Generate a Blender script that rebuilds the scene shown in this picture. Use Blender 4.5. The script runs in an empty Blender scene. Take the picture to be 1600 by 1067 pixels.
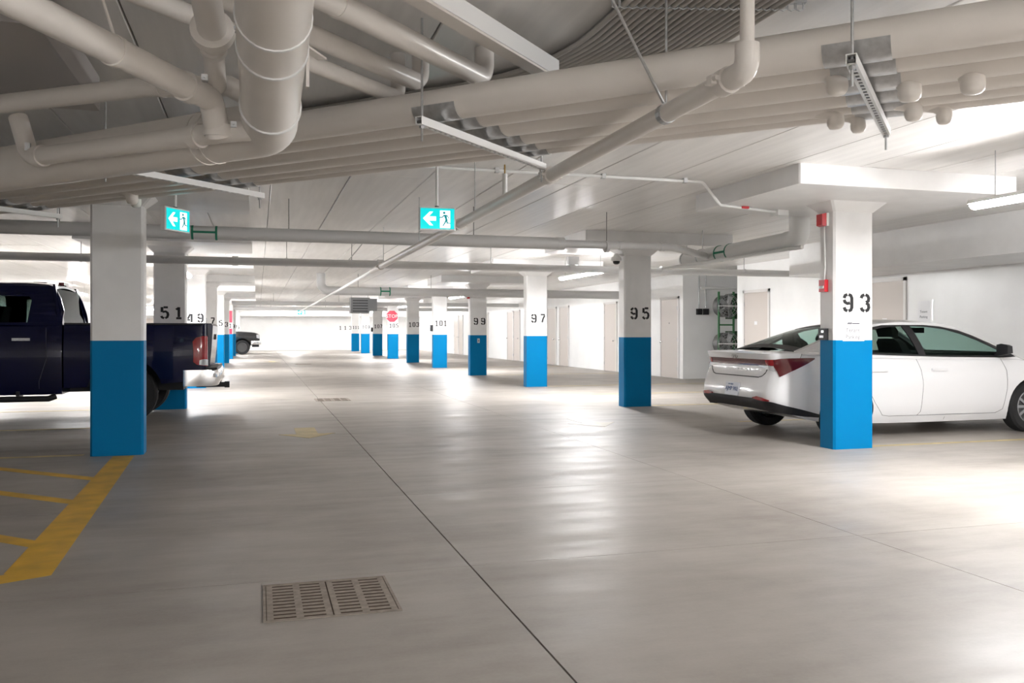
import bpy, bmesh, math, random
from mathutils import Vector, Matrix
from mathutils.geometry import tessellate_polygon
random.seed(7)
S = bpy.context.scene
COL = S.collection
PI = math.pi

# ---------------------------------------------------------------- camera
F_PX, CAM_H, YAW = 1350.0, 1.25, math.radians(16.387)
cd = bpy.data.cameras.new('camera'); cam = bpy.data.objects.new('camera', cd); COL.objects.link(cam)
cd.sensor_fit = 'HORIZONTAL'; cd.sensor_width = 36.0; cd.lens = 36.0 * F_PX / 1600.0
cd.shift_y = -14.5 / 1600.0; cd.clip_start = 0.05; cd.clip_end = 300
cam.location = (0, 0, CAM_H); cam.rotation_euler = (PI / 2, 0, -YAW)
S.camera = cam
# ---------------------------------------------------------------- world, exposure
w = bpy.data.worlds.new('world'); S.world = w; w.use_nodes = True
w.node_tree.nodes['Background'].inputs[0].default_value = (0.8, 0.85, 0.9, 1)
w.node_tree.nodes['Background'].inputs[1].default_value = 0.02
S.view_settings.view_transform = 'Standard'; S.view_settings.look = 'None'
S.view_settings.gamma = 1.0; S.view_settings.use_curve_mapping = False
S.view_settings.exposure = 1.4
TUBE_STRENGTH = 100.0

# ---------------------------------------------------------------- materials
MATS = {}
def mat(name, col, rough=0.5, metal=0.0, noise=None, bump=None, emit=None, estr=1.0, coat=0.0, rnoise=None, trans=0.0, ior=1.45, alpha=1.0, spec=0.5):
    """noise=(scale,amount,stretch xyz) modulates colour, bump=(scale,strength)"""
    if name in MATS: return MATS[name]
    m = bpy.data.materials.new(name); m.use_nodes = True
    nt = m.node_tree; b = nt.nodes['Principled BSDF']
    b.inputs['Base Color'].default_value = (*col, 1); b.inputs['Roughness'].default_value = rough
    b.inputs['Metallic'].default_value = metal; b.inputs['Coat Weight'].default_value = coat
    b.inputs['Transmission Weight'].default_value = trans; b.inputs['IOR'].default_value = ior
    b.inputs['Alpha'].default_value = alpha; b.inputs['Specular IOR Level'].default_value = spec
    tc = nt.nodes.new('ShaderNodeTexCoord')
    def tex(scale, stretch=(1, 1, 1), detail=5):
        mp = nt.nodes.new('ShaderNodeMapping'); mp.inputs['Scale'].default_value = stretch
        gm = nt.nodes.new('ShaderNodeNewGeometry')
        nt.links.new(gm.outputs['Position'], mp.inputs[0])
        t = nt.nodes.new('ShaderNodeTexNoise'); t.inputs['Scale'].default_value = scale; t.inputs['Detail'].default_value = detail
        nt.links.new(mp.outputs[0], t.inputs[0]); return t
    if noise:
        t = tex(noise[0], noise[2] if len(noise) > 2 else (1, 1, 1))
        mx = nt.nodes.new('ShaderNodeMix'); mx.data_type = 'RGBA'
        a = noise[1]
        mx.inputs[6].default_value = (*[max(0, v * (1 - a)) for v in col], 1)
        mx.inputs[7].default_value = (*[min(1, v * (1 + a)) for v in col], 1)
        rp = nt.nodes.new('ShaderNodeMapRange'); rp.inputs[1].default_value = 0.3; rp.inputs[2].default_value = 0.7
        nt.links.new(t.outputs[0], rp.inputs[0]); nt.links.new(rp.outputs[0], mx.inputs[0])
        nt.links.new(mx.outputs[2], b.inputs['Base Color'])
    if rnoise:
        t = tex(rnoise[0], rnoise[3] if len(rnoise) > 3 else (1, 1, 1))
        rp = nt.nodes.new('ShaderNodeMapRange'); rp.inputs[1].default_value = 0.3; rp.inputs[2].default_value = 0.7
        rp.inputs[3].default_value = rnoise[1]; rp.inputs[4].default_value = rnoise[2]
        nt.links.new(t.outputs[0], rp.inputs[0]); nt.links.new(rp.outputs[0], b.inputs['Roughness'])
    if bump:
        t = tex(bump[0], bump[2] if len(bump) > 2 else (1, 1, 1))
        bp = nt.nodes.new('ShaderNodeBump'); bp.inputs['Strength'].default_value = bump[1]; bp.inputs['Distance'].default_value = 0.01
        nt.links.new(t.outputs[0], bp.inputs['Height']); nt.links.new(bp.outputs[0], b.inputs['Normal'])
    if emit:
        b.inputs['Emission Color'].default_value = (*emit, 1); b.inputs['Emission Strength'].default_value = estr
    MATS[name] = m; return m

def floor_material():
    m = mat('polished_concrete', (0.36, 0.33, 0.30), 0.4)
    nt = m.node_tree; b = nt.nodes['Principled BSDF']; L = nt.links.new
    gm = nt.nodes.new('ShaderNodeNewGeometry')
    def nz(scale, stretch, detail=6, rough=0.6):
        mp = nt.nodes.new('ShaderNodeMapping'); mp.inputs['Scale'].default_value = stretch
        L(gm.outputs['Position'], mp.inputs[0]); t = nt.nodes.new('ShaderNodeTexNoise')
        t.inputs['Scale'].default_value = scale; t.inputs['Detail'].default_value = detail; t.inputs['Roughness'].default_value = rough
        L(mp.outputs[0], t.inputs[0]); return t
    n1 = nz(0.7, (1, 1, 1)); n2 = nz(3.0, (0.5, 1.6, 1)); n3 = nz(60, (1, 1, 1), 2)
    ad = nt.nodes.new('ShaderNodeMath'); ad.operation = 'MULTIPLY_ADD'; ad.inputs[1].default_value = 0.4
    L(n2.outputs[0], ad.inputs[0]); L(n1.outputs[0], ad.inputs[2])
    ad2 = nt.nodes.new('ShaderNodeMath'); ad2.operation = 'MULTIPLY_ADD'; ad2.inputs[1].default_value = 0.12
    L(n3.outputs[0], ad2.inputs[0]); L(ad.outputs[0], ad2.inputs[2])
    cr = nt.nodes.new('ShaderNodeValToRGB'); e = cr.color_ramp.elements
    e[0].position = 0.52; e[0].color = (0.255, 0.228, 0.203, 1)
    e[1].position = 0.98; e[1].color = (0.42, 0.385, 0.35, 1)
    mid = cr.color_ramp.elements.new(0.76); mid.color = (0.35, 0.32, 0.287, 1)
    L(ad2.outputs[0], cr.inputs[0]); L(cr.outputs[0], b.inputs['Base Color'])
    rp = nt.nodes.new('ShaderNodeMapRange'); rp.inputs[1].default_value = 0.3; rp.inputs[2].default_value = 0.7
    rp.inputs[3].default_value = 0.33; rp.inputs[4].default_value = 0.58
    n4 = nz(1.5, (0.4, 1.8, 1), 8, 0.7); L(n4.outputs[0], rp.inputs[0]); L(rp.outputs[0], b.inputs['Roughness'])
    bp = nt.nodes.new('ShaderNodeBump'); bp.inputs['Strength'].default_value = 0.05; bp.inputs['Distance'].default_value = 0.01
    n5 = nz(5, (0.25, 2.2, 1), 6); L(n5.outputs[0], bp.inputs['Height']); L(bp.outputs[0], b.inputs['Normal'])
    return m
M = {}
M['floor'] = floor_material()
M['wall'] = mat('white_wall_paint', (0.86, 0.86, 0.85), 0.28, noise=(2.0, 0.03), bump=(6, 0.04))
M['column'] = mat('white_column_paint', (0.84, 0.835, 0.83), 0.42, noise=(3.0, 0.04), bump=(20, 0.05))
M['ceiling'] = mat('white_ceiling_paint', (0.84, 0.825, 0.805), 0.33, noise=(1.5, 0.06, (8, 0.5, 1)), bump=(3, 0.06, (6, 0.6, 1)))
M['slab'] = mat('grey_concrete', (0.3, 0.29, 0.28), 0.8)
M['blue'] = mat('blue_column_paint', (0.0, 0.185, 0.42), 0.45, spec=0.12, bump=(20, 0.05))
M['stencil'] = mat('black_stencil_paint', (0.02, 0.02, 0.022), 0.6)
M['pipe'] = mat('cream_pipe_paint', (0.80, 0.76, 0.715), 0.3, noise=(4, 0.03))
M['pipeg'] = mat('greyed_white_pipe_paint', (0.66, 0.655, 0.65), 0.35)  # white pipe paint, backlit shade put into the grey colour
M['white'] = mat('white_enamel', (0.82, 0.82, 0.81), 0.35)
M['galv'] = mat('galvanised_steel', (0.55, 0.56, 0.57), 0.35, 0.85, noise=(30, 0.12))
M['conduit'] = mat('grey_conduit', (0.56, 0.53, 0.49), 0.4)
M['darksteel'] = mat('dark_steel', (0.16, 0.16, 0.16), 0.5, 0.5)
M['green'] = mat('green_band', (0.02, 0.22, 0.13), 0.5)
M['yellow'] = mat('yellow_floor_paint', (0.68, 0.40, 0.03), 0.5, noise=(5, 0.18))
M['yellow_worn'] = mat('worn_yellow_floor_paint', (0.52, 0.42, 0.20), 0.5, noise=(5, 0.2))
M['yellow_faint'] = mat('nearly_gone_yellow_paint', (0.43, 0.38, 0.29), 0.45, noise=(5, 0.12))
M['door'] = mat('beige_door_paint', (0.60, 0.545, 0.50), 0.4)
M['frame'] = mat('door_frame_paint', (0.74, 0.72, 0.70), 0.4)
M['chrome'] = mat('chrome', (0.8, 0.8, 0.8), 0.12, 1.0)
M['black'] = mat('black_plastic', (0.015, 0.015, 0.017), 0.45)
M['red'] = mat('red_device', (0.55, 0.02, 0.03), 0.35)
M['signred'] = mat('sign_red', (0.72, 0.03, 0.08), 0.4)
M['paper'] = mat('white_paper', (0.85, 0.85, 0.86), 0.7)
M['ink'] = mat('grey_ink', (0.07, 0.07, 0.09), 0.7)
M['rust'] = mat('rusty_cast_iron', (0.31, 0.265, 0.225), 0.7, 0.1, noise=(25, 0.2))
M['pit'] = mat('rusty_pit_shade', (0.07, 0.045, 0.03), 0.9)
M['tube'] = mat('lit_tube', (0.9, 0.9, 0.9), 0.5, emit=(0.985, 0.98, 0.985), estr=TUBE_STRENGTH)
M['teal'] = mat('lit_teal_sign', (0.0, 0.4, 0.4), 0.4, emit=(0.0, 0.62, 0.64), estr=0.42)
M['signwhite'] = mat('lit_white_sign', (0.9, 0.9, 0.9), 0.4, emit=(0.95, 1.0, 1.0), estr=0.6)
M['tealdark'] = mat('sign_pictogram_teal', (0.0, 0.2, 0.22), 0.5, emit=(0.0, 0.22, 0.24), estr=0.35)
M['heater'] = mat('grey_heater_metal', (0.30, 0.305, 0.31), 0.5, 0.2)
M['slat'] = mat('heater_louvre_dark', (0.08, 0.08, 0.085), 0.5)
M['rackgreen'] = mat('green_rack_paint', (0.04, 0.16, 0.06), 0.5)
M['carwhite'] = mat('white_car_paint', (0.80, 0.80, 0.81), 0.22, coat=1.0)
M['carblue'] = mat('dark_blue_car_paint', (0.0006, 0.002, 0.034), 0.22, coat=0.4, spec=0.3)
M['carblack'] = mat('black_car_paint', (0.012, 0.012, 0.013), 0.25, coat=1.0)
M['glass'] = mat('tinted_glass', (0.55, 0.68, 0.64), 0.02, trans=1.0, ior=1.05)
M['darkglass'] = mat('dark_glass', (0.012, 0.014, 0.015), 0.05, coat=0.5)
M['lamp'] = mat('red_lamp_lens', (0.35, 0.006, 0.012), 0.12, coat=1.0)
M['lampdark'] = mat('dark_red_lamp_lens', (0.11, 0.006, 0.010), 0.12, coat=1.0)
M['clear'] = mat('clear_lamp_lens', (0.75, 0.76, 0.78), 0.1, 0.3, coat=1.0)
M['tyre'] = mat('tyre_rubber', (0.018, 0.018, 0.019), 0.75)
M['rim'] = mat('alloy_rim', (0.42, 0.43, 0.45), 0.3, 0.8)
M['interior'] = mat('dark_interior', (0.02, 0.02, 0.022), 0.7)
M['plate'] = mat('licence_plate_white', (0.72, 0.75, 0.82), 0.4)
M['plateblue'] = mat('licence_plate_blue', (0.03, 0.10, 0.30), 0.5)
M['seam'] = mat('panel_gap_dark', (0.05, 0.05, 0.055), 0.6)

# ---------------------------------------------------------------- geometry helpers
def V(*a): return Vector(a)
class MB:
    """collects polygons, then builds ONE mesh object"""
    def __init__(s): s.v = []; s.f = []; s.m = []; s.mi = 0
    def add(s, vs, fs):
        o = len(s.v); s.v += [tuple(p) for p in vs]
        for f in fs: s.f.append([i + o for i in f]); s.m.append(s.mi)
        return s
    def box(s, x0, x1, y0, y1, z0, z1):
        return s.add([(x0,y0,z0),(x1,y0,z0),(x1,y1,z0),(x0,y1,z0),(x0,y0,z1),(x1,y0,z1),(x1,y1,z1),(x0,y1,z1)],
                     [(3,2,1,0),(4,5,6,7),(0,1,5,4),(1,2,6,5),(2,3,7,6),(3,0,4,7)])
    def obox(s, c, ax, ay, az, hx, hy, hz):
        c, ax, ay, az = Vector(c), Vector(ax), Vector(ay), Vector(az)
        P = [c + ax*(hx*i) + ay*(hy*j) + az*(hz*k) for k in (-1,1) for (i,j) in ((-1,-1),(1,-1),(1,1),(-1,1))]
        return s.add(P, [(3,2,1,0),(4,5,6,7),(0,1,5,4),(1,2,6,5),(2,3,7,6),(3,0,4,7)])
    def sections(s, secs, cap=True, closed=True):
        n = len(secs[0]); o = len(s.v)
        for q in secs: s.v += [tuple(p) for p in q]
        for a in range(len(secs) - 1):
            for i in range(n if closed else n - 1):
                j = (i + 1) % n
                s.f.append([o+a*n+i, o+a*n+j, o+(a+1)*n+j, o+(a+1)*n+i]); s.m.append(s.mi)
        if cap:
            s.f.append([o+i for i in range(n)][::-1]); s.m.append(s.mi)
            s.f.append([o+(len(secs)-1)*n+i for i in range(n)]); s.m.append(s.mi)
        return s
    def tube(s, path, r, seg=12, cap=True):
        path = [Vector(p) for p in path]; secs = []
        t0 = (path[1] - path[0]).normalized()
        u = t0.cross(Vector((0, 0, 1)))
        if u.length < 1e-3: u = t0.cross(Vector((0, 1, 0)))
        u.normalize(); prev = t0
        for i, p in enumerate(path):
            if i == 0: t = t0
            elif i == len(path) - 1: t = (path[i] - path[i-1]).normalized()
            else: t = ((path[i+1] - p).normalized() + (p - path[i-1]).normalized()).normalized()
            q = prev.rotation_difference(t); u = (q @ u).normalized(); prev = t
            vv = t.cross(u); rr = r[i] if isinstance(r, (list, tuple)) else r
            secs.append([p + u*(rr*math.cos(2*PI*k/seg)) + vv*(rr*math.sin(2*PI*k/seg)) for k in range(seg)])
        return s.sections(secs, cap)
    def cyl(s, a, b, r, seg=16): return s.tube([a, b], r, seg)
    def lathe(s, prof, origin=(0,0,0), axis='z', seg=24):
        o = Vector(origin); secs = []
        for k in range(seg):
            a = 2*PI*k/seg; c, sn = math.cos(a), math.sin(a); q = []
            for (r, h) in prof:
                if axis == 'z': q.append(o + Vector((r*c, r*sn, h)))
                elif axis == 'y': q.append(o + Vector((r*c, h, r*sn)))
                else: q.append(o + Vector((h, r*c, r*sn)))
            secs.append(q)
        secs.append(secs[0])
        return s.sections(secs, False, False)
    def poly(s, pts2, fn, d0, d1):
        """extrude 2-D outline between depths d0 and d1; fn(u,v,d)->xyz"""
        n = len(pts2); tri = tessellate_polygon([[Vector((p[0], p[1], 0)) for p in pts2]])
        A = [fn(u, v, d0) for u, v in pts2]; B = [fn(u, v, d1) for u, v in pts2]
        fs = [tuple(t)[::-1] for t in tri] + [tuple(i + n for i in t) for t in tri]
        fs += [(i, (i+1) % n, (i+1) % n + n, i + n) for i in range(n)]
        return s.add(A + B, fs)
    def build(s, name, mats, parent=None, local=False, smooth=None, kind=None, fix=True):
        off = Vector((0,0,0))
        if parent is not None and not local:
            q = parent
            while q: off = off + q.location; q = q.parent
        me = bpy.data.meshes.new(name)
        me.from_pydata([tuple(Vector(p) - off) for p in s.v], [], s.f)
        if not isinstance(mats, (list, tuple)): mats = [mats]
        for m in mats: me.materials.append(m)
        for p, i in zip(me.polygons, s.m): p.material_index = i
        if fix:
            bm = bmesh.new(); bm.from_mesh(me); bmesh.ops.remove_doubles(bm, verts=bm.verts, dist=1e-5)
            bmesh.ops.recalc_face_normals(bm, faces=bm.faces); bm.to_mesh(me); bm.free()
        if smooth:
            for p in me.polygons: p.use_smooth = True
            me.set_sharp_from_angle(angle=math.radians(smooth))
        o = bpy.data.objects.new(name, me); COL.objects.link(o); o.parent = parent
        if kind: o['kind'] = kind
        return o
def tag(o, label, cat=None, group=None, kind=None):
    o['label'] = label
    if cat: o['category'] = cat
    if group: o['group'] = group
    if kind: o['kind'] = kind
    return o
def thing(name, label, cat, loc=(0,0,0), group=None, kind=None, rz=0):
    o = bpy.data.objects.new(name, None); COL.objects.link(o); o.location = loc; o.rotation_euler = (0, 0, rz)
    o.empty_display_size = 0.1
    return tag(o, label, cat, group, kind)
def inst(src, parent, loc=(0,0,0), name=None):
    c = src.copy(); COL.objects.link(c); c.parent = parent; c.location = loc
    if name: c.name = name
    return c
def fillet(pts, R, n=8):
    """round the corners of a polyline with arcs of radius R"""
    pts = [Vector(p) for p in pts]; out = [pts[0]]
    for i in range(1, len(pts) - 1):
        a = (pts[i-1] - pts[i]); b = (pts[i+1] - pts[i]); la, lb = a.length, b.length; a.normalize(); b.normalize()
        ang = a.angle(b); rr = R[i-1] if isinstance(R, (list, tuple)) else R
        d = min(rr / math.tan(ang / 2), la * 0.49, lb * 0.49)
        r2 = d * math.tan(ang / 2); bis = (a + b).normalized(); c = pts[i] + bis * (r2 / math.sin(ang / 2))
        p0 = pts[i] + a * d - c; p1 = pts[i] + b * d - c
        tot = p0.angle(p1); ax = p0.cross(p1).normalized()
        for k in range(n + 1): out.append(c + Matrix.Rotation(tot * k / n, 3, ax) @ p0)
    out.append(pts[-1]); return out
def text_mesh(name, body, size, mat_, parent, loc, rot, align='CENTER', depth=0.001):
    cu = bpy.data.curves.new(name, 'FONT'); cu.body = body; cu.size = size; cu.align_x = align; cu.align_y = 'CENTER'; cu.extrude = depth
    cu.resolution_u = 2
    t = bpy.data.objects.new(name + '_tmp', cu); COL.objects.link(t)
    dg = bpy.context.evaluated_depsgraph_get(); me = bpy.data.meshes.new_from_object(t.evaluated_get(dg))
    bpy.data.objects.remove(t); me.materials.clear(); me.materials.append(mat_)
    o = bpy.data.objects.new(name, me); COL.objects.link(o); o.parent = parent; o.location = loc; o.rotation_euler = rot
    return o

# ================================================================ SETTING
CZ = 2.83                       # ceiling height
XL, XR, YB, YF = -8.6, 10.9, -9.0, 61.5
fl = MB().box(XL - 0.2, 13.9, YB - 0.2, YF + 0.2, -0.3, -0.012).build('floor', M['slab'])
tag(fl, 'grey polished concrete garage floor with saw cut joints', 'floor', kind='structure')
xc = [XL, -4.9, 1.09, 3.54, 7.4, 13.9]; yc = [YB, -3, 4.50, 6.60, 10.2, 16.8, 22.3, 27.8, 33.3, 38.8, 44.3, 49.8, 55.3, YF]
def gx(v): return 0.0 if v in (XL, 13.9) else (0.0045 if v == 1.09 else 0.0022)
def gy(v): return 0.0 if v in (YB, YF) else 0.0018
for a, b in zip(xc, xc[1:]):
    for c, d in zip(yc, yc[1:]):
        MB().box(a + gx(a), b - gx(b), c + gy(c), d - gy(d), -0.012, 0.0).build('floor_slab', M['floor'], fl)
# painted floor lines (parts of the floor)
PZC = [0.0008]
def paint(pts, m='yellow', name='painted_line'):
    PZC[0] += 0.00012; z = PZC[0]
    return MB().poly(pts, lambda u, v, d: (u, v, d), 0.0003, z).build(name, M[m], fl)
paint([(-1.26,5.02),(-1.02,4.93),(-1.20,9.48),(-1.40,9.48)])
paint([(-2.6,4.17),(-1.02,4.93),(-1.14,5.06),(-2.6,4.36)])
for (x0,y0,x1,y1) in ((-2.9,9.48,-1.30,8.03),(-2.9,8.45,-1.24,6.95),(-2.9,7.2,-1.20,5.62)):
    dx, dy = (x1-x0), (y1-y0); l = math.hypot(dx, dy); nx, ny = -dy/l*0.06, dx/l*0.06
    paint([(x0-nx,y0-ny),(x1-nx,y1-ny),(x1+nx,y1+ny),(x0+nx,y0+ny)])
paint([(-6.6,9.62),(-1.7,9.62),(-1.7,9.72),(-6.6,9.72)], 'yellow_worn')
for y in (7.98, 10.7, 13.45, 16.2, 18.93, 24.4, 29.9): paint([(6.45,y-0.05),(10.6,y-0.05),(10.6,y+0.05),(6.45,y+0.05)], 'yellow_worn')
for y in (12.35, 15.2, 17.9, 20.7, 26.2): paint([(-6.6,y-0.05),(-1.75,y-0.05),(-1.75,y+0.05),(-6.6,y+0.05)], 'yellow_worn')
for ax, ay in ((0.58, 11.0), (0.58, 38.0)):
    paint([(ax,ay-0.55),(ax+0.34,ay-0.1),(ax+0.13,ay-0.1),(ax+0.13,ay+0.6),(ax-0.13,ay+0.6),(ax-0.13,ay-0.1),(ax-0.34,ay-0.1)], 'yellow_worn', 'painted_arrow')
paint([(4.4,10.6),(4.74,11.1),(4.53,11.1),(4.53,11.7),(4.27,11.7),(4.27,11.1),(4.06,11.1)], 'yellow_faint', 'painted_arrow')
# ceiling slab with its cast panels
ce = MB().box(XL - 0.2, 13.9, YB - 0.2, YF + 0.2, CZ + 0.02, CZ + 0.3).build('ceiling', M['slab'])
tag(ce, 'white painted concrete ceiling cast in long panels', 'ceiling', kind='structure')
pm = {}
xs = []; x = 3.21 - 0.77 * 16
while x < 13.9: xs.append(x); x += 0.77
yl = [YB + i * 8.85 for i in range(9)]
for i, a in enumerate(xs):
    for c, d in zip(yl, yl[1:]):
        g = 0.004; b = a + 0.77; sh = 0.0 if i % 2 else 0.0
        q = MB(); z0 = CZ + random.uniform(-0.002, 0.002)
        q.sections([[(a+g, y, CZ+0.02), (a+g, y, z0+0.006), (a+g+0.006, y, z0), (b-g-0.006, y, z0), (b-g, y, z0+0.006), (b-g, y, CZ+0.02)] for y in (c+0.003, d-0.003)])
        q.build('ceiling_panel', M['ceiling'], ce)
# walls
def wall(name, label, *boxes):
    q = MB()
    for b in boxes: q.box(*b)
    return tag(q.build(name, M['wall']), label, 'wall', kind='structure')
DOORS = [(12.62,13.58,'1'),(16.83,17.80,'2'),(21.13,22.14,'3'),(25.32,26.28,'4'),(29.72,30.66,'5'),(31.10,32.06,'6'),(35.86,36.74,'7'),(36.86,37.74,'8'),(41.2,42.15,'9'),(46.7,47.65,'10'),(47.85,48.8,'11'),(57.0,57.95,'12'),(58.1,59.05,'13')]
R0, R1, RX = 18.14, 20.87, 13.4
wr = wall('wall_right', 'long glossy white side wall with beige doors along the stalls',
          (XR, XR+0.2, YB, R0, 0, CZ), (XR+0.2, RX, R0-0.2, R0, 0, CZ), (RX, RX+0.2, R0-0.2, R1+0.2, 0, CZ), (XR+0.2, RX, R1, R1+0.2, 0, CZ), (XR, XR+0.2, R1, YF, 0, CZ))
wall('wall_left', 'white painted side wall beyond the left parking stalls', (XL-0.2, XL, YB, YF, 0, CZ))
wb = wall('wall_back', 'bright white end wall at the far end of the aisle', (XL, XR+0.2, YF, YF+0.2, 0, CZ))
wall('wall_front', 'white end wall behind the viewpoint', (XL, XR+0.2, YB-0.2, YB, 0, CZ))
tag(MB().box(XL, XR, YF-2.6, YF, 2.32, CZ).build('trim_1', M['column']), 'dropped white bulkhead along the far end wall', 'bulkhead', kind='structure')
tag(MB().box(9.44, XR, YB, 13.9, 2.28, CZ).build('trim_2', M['column']), 'dropped white bulkhead along the right wall above the car', 'bulkhead', kind='structure')
bs = MB()
for a, b in ((YB, 12.5), (13.7, 16.7), (17.9, R0)): pass
for (y0, y1, n) in DOORS:
    two = {'5':'left of a pair beyond column 97'}.get(n, '')
    lab = {'1':'beige steel door on the right wall above the white car roof','2':'beige steel door just right of the wall recess','3':'beige steel door just left of the wall recess',
           '4':'beige steel door half hidden behind column 95','5':'beige door nearer of the pair right of column 97','6':'beige door farther of the pair right of column 97',
           '7':'beige door against the left edge of column 97','8':'beige door left of column 97, farther leaf','9':'single beige door just right of column 99',
           '10':'beige door nearer of the pair left of column 99','11':'beige door farther of the pair left of column 99','12':'nearest door of the far pair between columns 101 and 103','13':'farthest door of the right wall between columns 101 and 103'}[n]
    r = thing('door_' + n, lab, 'door', (XR, (y0+y1)/2, 0), kind='structure')
    fr = MB(); fr.box(XR-0.03, XR+0.02, y0-0.06, y0, 0, 2.22).box(XR-0.03, XR+0.02, y1, y1+0.06, 0, 2.22).box(XR-0.03, XR+0.02, y0-0.06, y1+0.06, 2.16, 2.22)
    fr.build('door_frame', M['frame'], r)
    MB().box(XR-0.018, XR+0.01, y0+0.004, y1-0.004, 0.008, 2.156).build('door_leaf', M['door'], r)
    hy = y1-0.08 if n in ('3','5','8','10','12') else y0+0.08
    oy = y0+0.012 if hy > (y0+y1)/2 else y1-0.012
    k = MB(); k.cyl((XR-0.02, hy, 0.98), (XR-0.075, hy, 0.98), 0.014, 10); k.lathe([(0.0,-0.1),(0.022,-0.098),(0.03,-0.085),(0.022,-0.07),(0.0,-0.068)], (XR, hy, 0.98), 'x', 12)
    k.build('door_knob', M['chrome'], r, smooth=40)
    for hz in (0.25, 1.05, 1.9): MB().cyl((XR-0.03, oy, hz-0.05), (XR-0.03, oy, hz+0.05), 0.009, 8).build('hinge', M['galv'], r)
    if n in ('1','2'):
        MB().box(XR-0.021, XR-0.017, (y0+y1)/2-0.06, (y0+y1)/2+0.06, 1.42, 1.5).build('door_plate', M['paper'], r)
    if n == '3': MB().cyl((XR-0.022, (y0+y1)/2, 1.5), (XR-0.016, (y0+y1)/2, 1.5), 0.02, 12).build('peephole', M['darksteel'], r)
for i, (yb, zb) in enumerate(((15.0, 2.47), (23.3, 2.52))):
    r = thing('wall_vent', ('small grey wall vent high up right of the recess doorway', 'small grey wall vent high up beside column 95')[i], 'vent', (XR, yb, zb))
    MB().box(XR-0.02, XR, yb-0.10, yb+0.10, zb-0.09, zb+0.09).build('vent_frame', M['galv'], r)
    for k in range(5): MB().box(XR-0.028, XR-0.02, yb-0.085, yb+0.085, zb-0.075+k*0.033, zb-0.06+k*0.033).build('vent_slat', M['darksteel'], r)
for i in range(4):
    x0 = -8.0 + i * 1.25
    r = thing('door_%d' % (14 + i), 'grey door in the far end wall seen left of column 51, number %s from the left' % ('one','two','three','four')[i], 'door', (x0, YF, 0), kind='structure')
    MB().box(x0-0.5, x0+0.5, YF-0.03, YF, 0, 2.2).build('door_frame', M['frame'], r)
    MB().box(x0-0.44, x0+0.44, YF-0.05, YF-0.03, 0.01, 2.14).build('door_leaf', M['door'], r)
    MB().cyl((x0+0.36, YF-0.1, 1.0), (x0+0.36, YF-0.05, 1.0), 0.025, 10).build('door_knob', M['chrome'], r)

# ================================================================ COLUMNS
CW, CD, PZ = 0.50, 0.26, 2.64
def rect_ch(hx, hy, z, ch=0.022):
    return [(-hx+ch,-hy,z),(hx-ch,-hy,z),(hx,-hy+ch,z),(hx,hy-ch,z),(hx-ch,hy,z),(-hx+ch,hy,z),(-hx,hy-ch,z),(-hx,-hy+ch,z)]
GL = {  # stencil glyph strokes (centre lines) in a 0.56 x 1 box
 '0': [[(.25,.915),(.15,.87),(.09,.72),(.09,.28),(.15,.13),(.25,.085)],[(.31,.915),(.41,.87),(.47,.72),(.47,.28),(.41,.13),(.31,.085)]],
 '1': [[(.12,.74),(.27,.88)],[(.28,.93),(.28,.17)],[(.12,.085),(.44,.085)]],
 '3': [[(.09,.74),(.14,.86),(.25,.915)],[(.31,.915),(.42,.86),(.47,.74),(.45,.6),(.34,.52)],[(.34,.5),(.45,.42),(.47,.26),(.42,.14),(.31,.085)],[(.25,.085),(.14,.14),(.09,.26)]],
 '4': [[(.30,.93),(.09,.42)],[(.05,.31),(.29,.31)],[(.40,.93),(.40,.07)]],
 '5': [[(.12,.93),(.12,.55)],[(.21,.915),(.47,.915)],[(.15,.56),(.34,.6),(.45,.5),(.475,.34),(.43,.16),(.31,.085)],[(.25,.085),(.14,.13),(.08,.25)]],
 '7': [[(.08,.915),(.48,.915)],[(.45,.82),(.30,.45),(.22,.07)]],
 '9': [[(.25,.915),(.14,.87),(.09,.73)],[(.09,.65),(.13,.53),(.25,.46),(.38,.49)],[(.31,.915),(.42,.87),(.47,.74),(.47,.26),(.42,.13),(.31,.085)],[(.25,.085),(.14,.14),(.09,.27)]]}
glyph_mesh = {}
def glyph(ch):
    if ch in glyph_mesh: return glyph_mesh[ch]
    q = MB(); hw = 0.078
    for st in GL[ch]:
        P = [Vector((a-0.28, b-0.5)) for a, b in st]; Lp, Rp = [], []
        for i, p in enumerate(P):
            d = (P[min(i+1, len(P)-1)] - P[max(i-1, 0)]).normalized(); n = Vector((-d.y, d.x))
            Lp.append(p + n*hw); Rp.append(p - n*hw)
        for i in range(len(P) - 1):
            a, b, c, d = Lp[i], Lp[i+1], Rp[i+1], Rp[i]
            q.add([(p.x, y, p.y) for y in (0, -0.012) for p in (a, b, c, d)], [(0,1,2,3),(7,6,5,4),(0,4,5,1),(2,6,7,3),(1,5,6,2),(0,3,7,4)])
    o = q.build('stencil_digit', M['stencil'], fix=False); me = o.data; bpy.data.objects.remove(o)
    glyph_mesh[ch] = me; return me
BT = 1.165
q = MB(); q.sections([rect_ch(CW/2, CD/2, 0), rect_ch(CW/2, CD/2, BT)]); base_me = q.build('painted_base', M['blue'], local=True)
q = MB(); q.sections([rect_ch(CW/2-0.001, CD/2-0.001, BT), rect_ch(CW/2-0.001, CD/2-0.001, 2.535)]); shaft_me = q.build('shaft', M['column'], local=True)
q = MB(); q.sections([rect_ch(CW/2, CD/2, 2.535), rect_ch(CW/2+0.105, CD/2+0.105, PZ)]); cap_me = q.build('capital', M['column'], local=True)
q = MB(); q.sections([rect_ch(1.28, 1.0, PZ, 0.012), rect_ch(1.28, 1.0, CZ, 0.012)]); pan_me = q.build('drop_panel', M['column'], local=True)
protos = [base_me, shaft_me, cap_me, pan_me]
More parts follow.
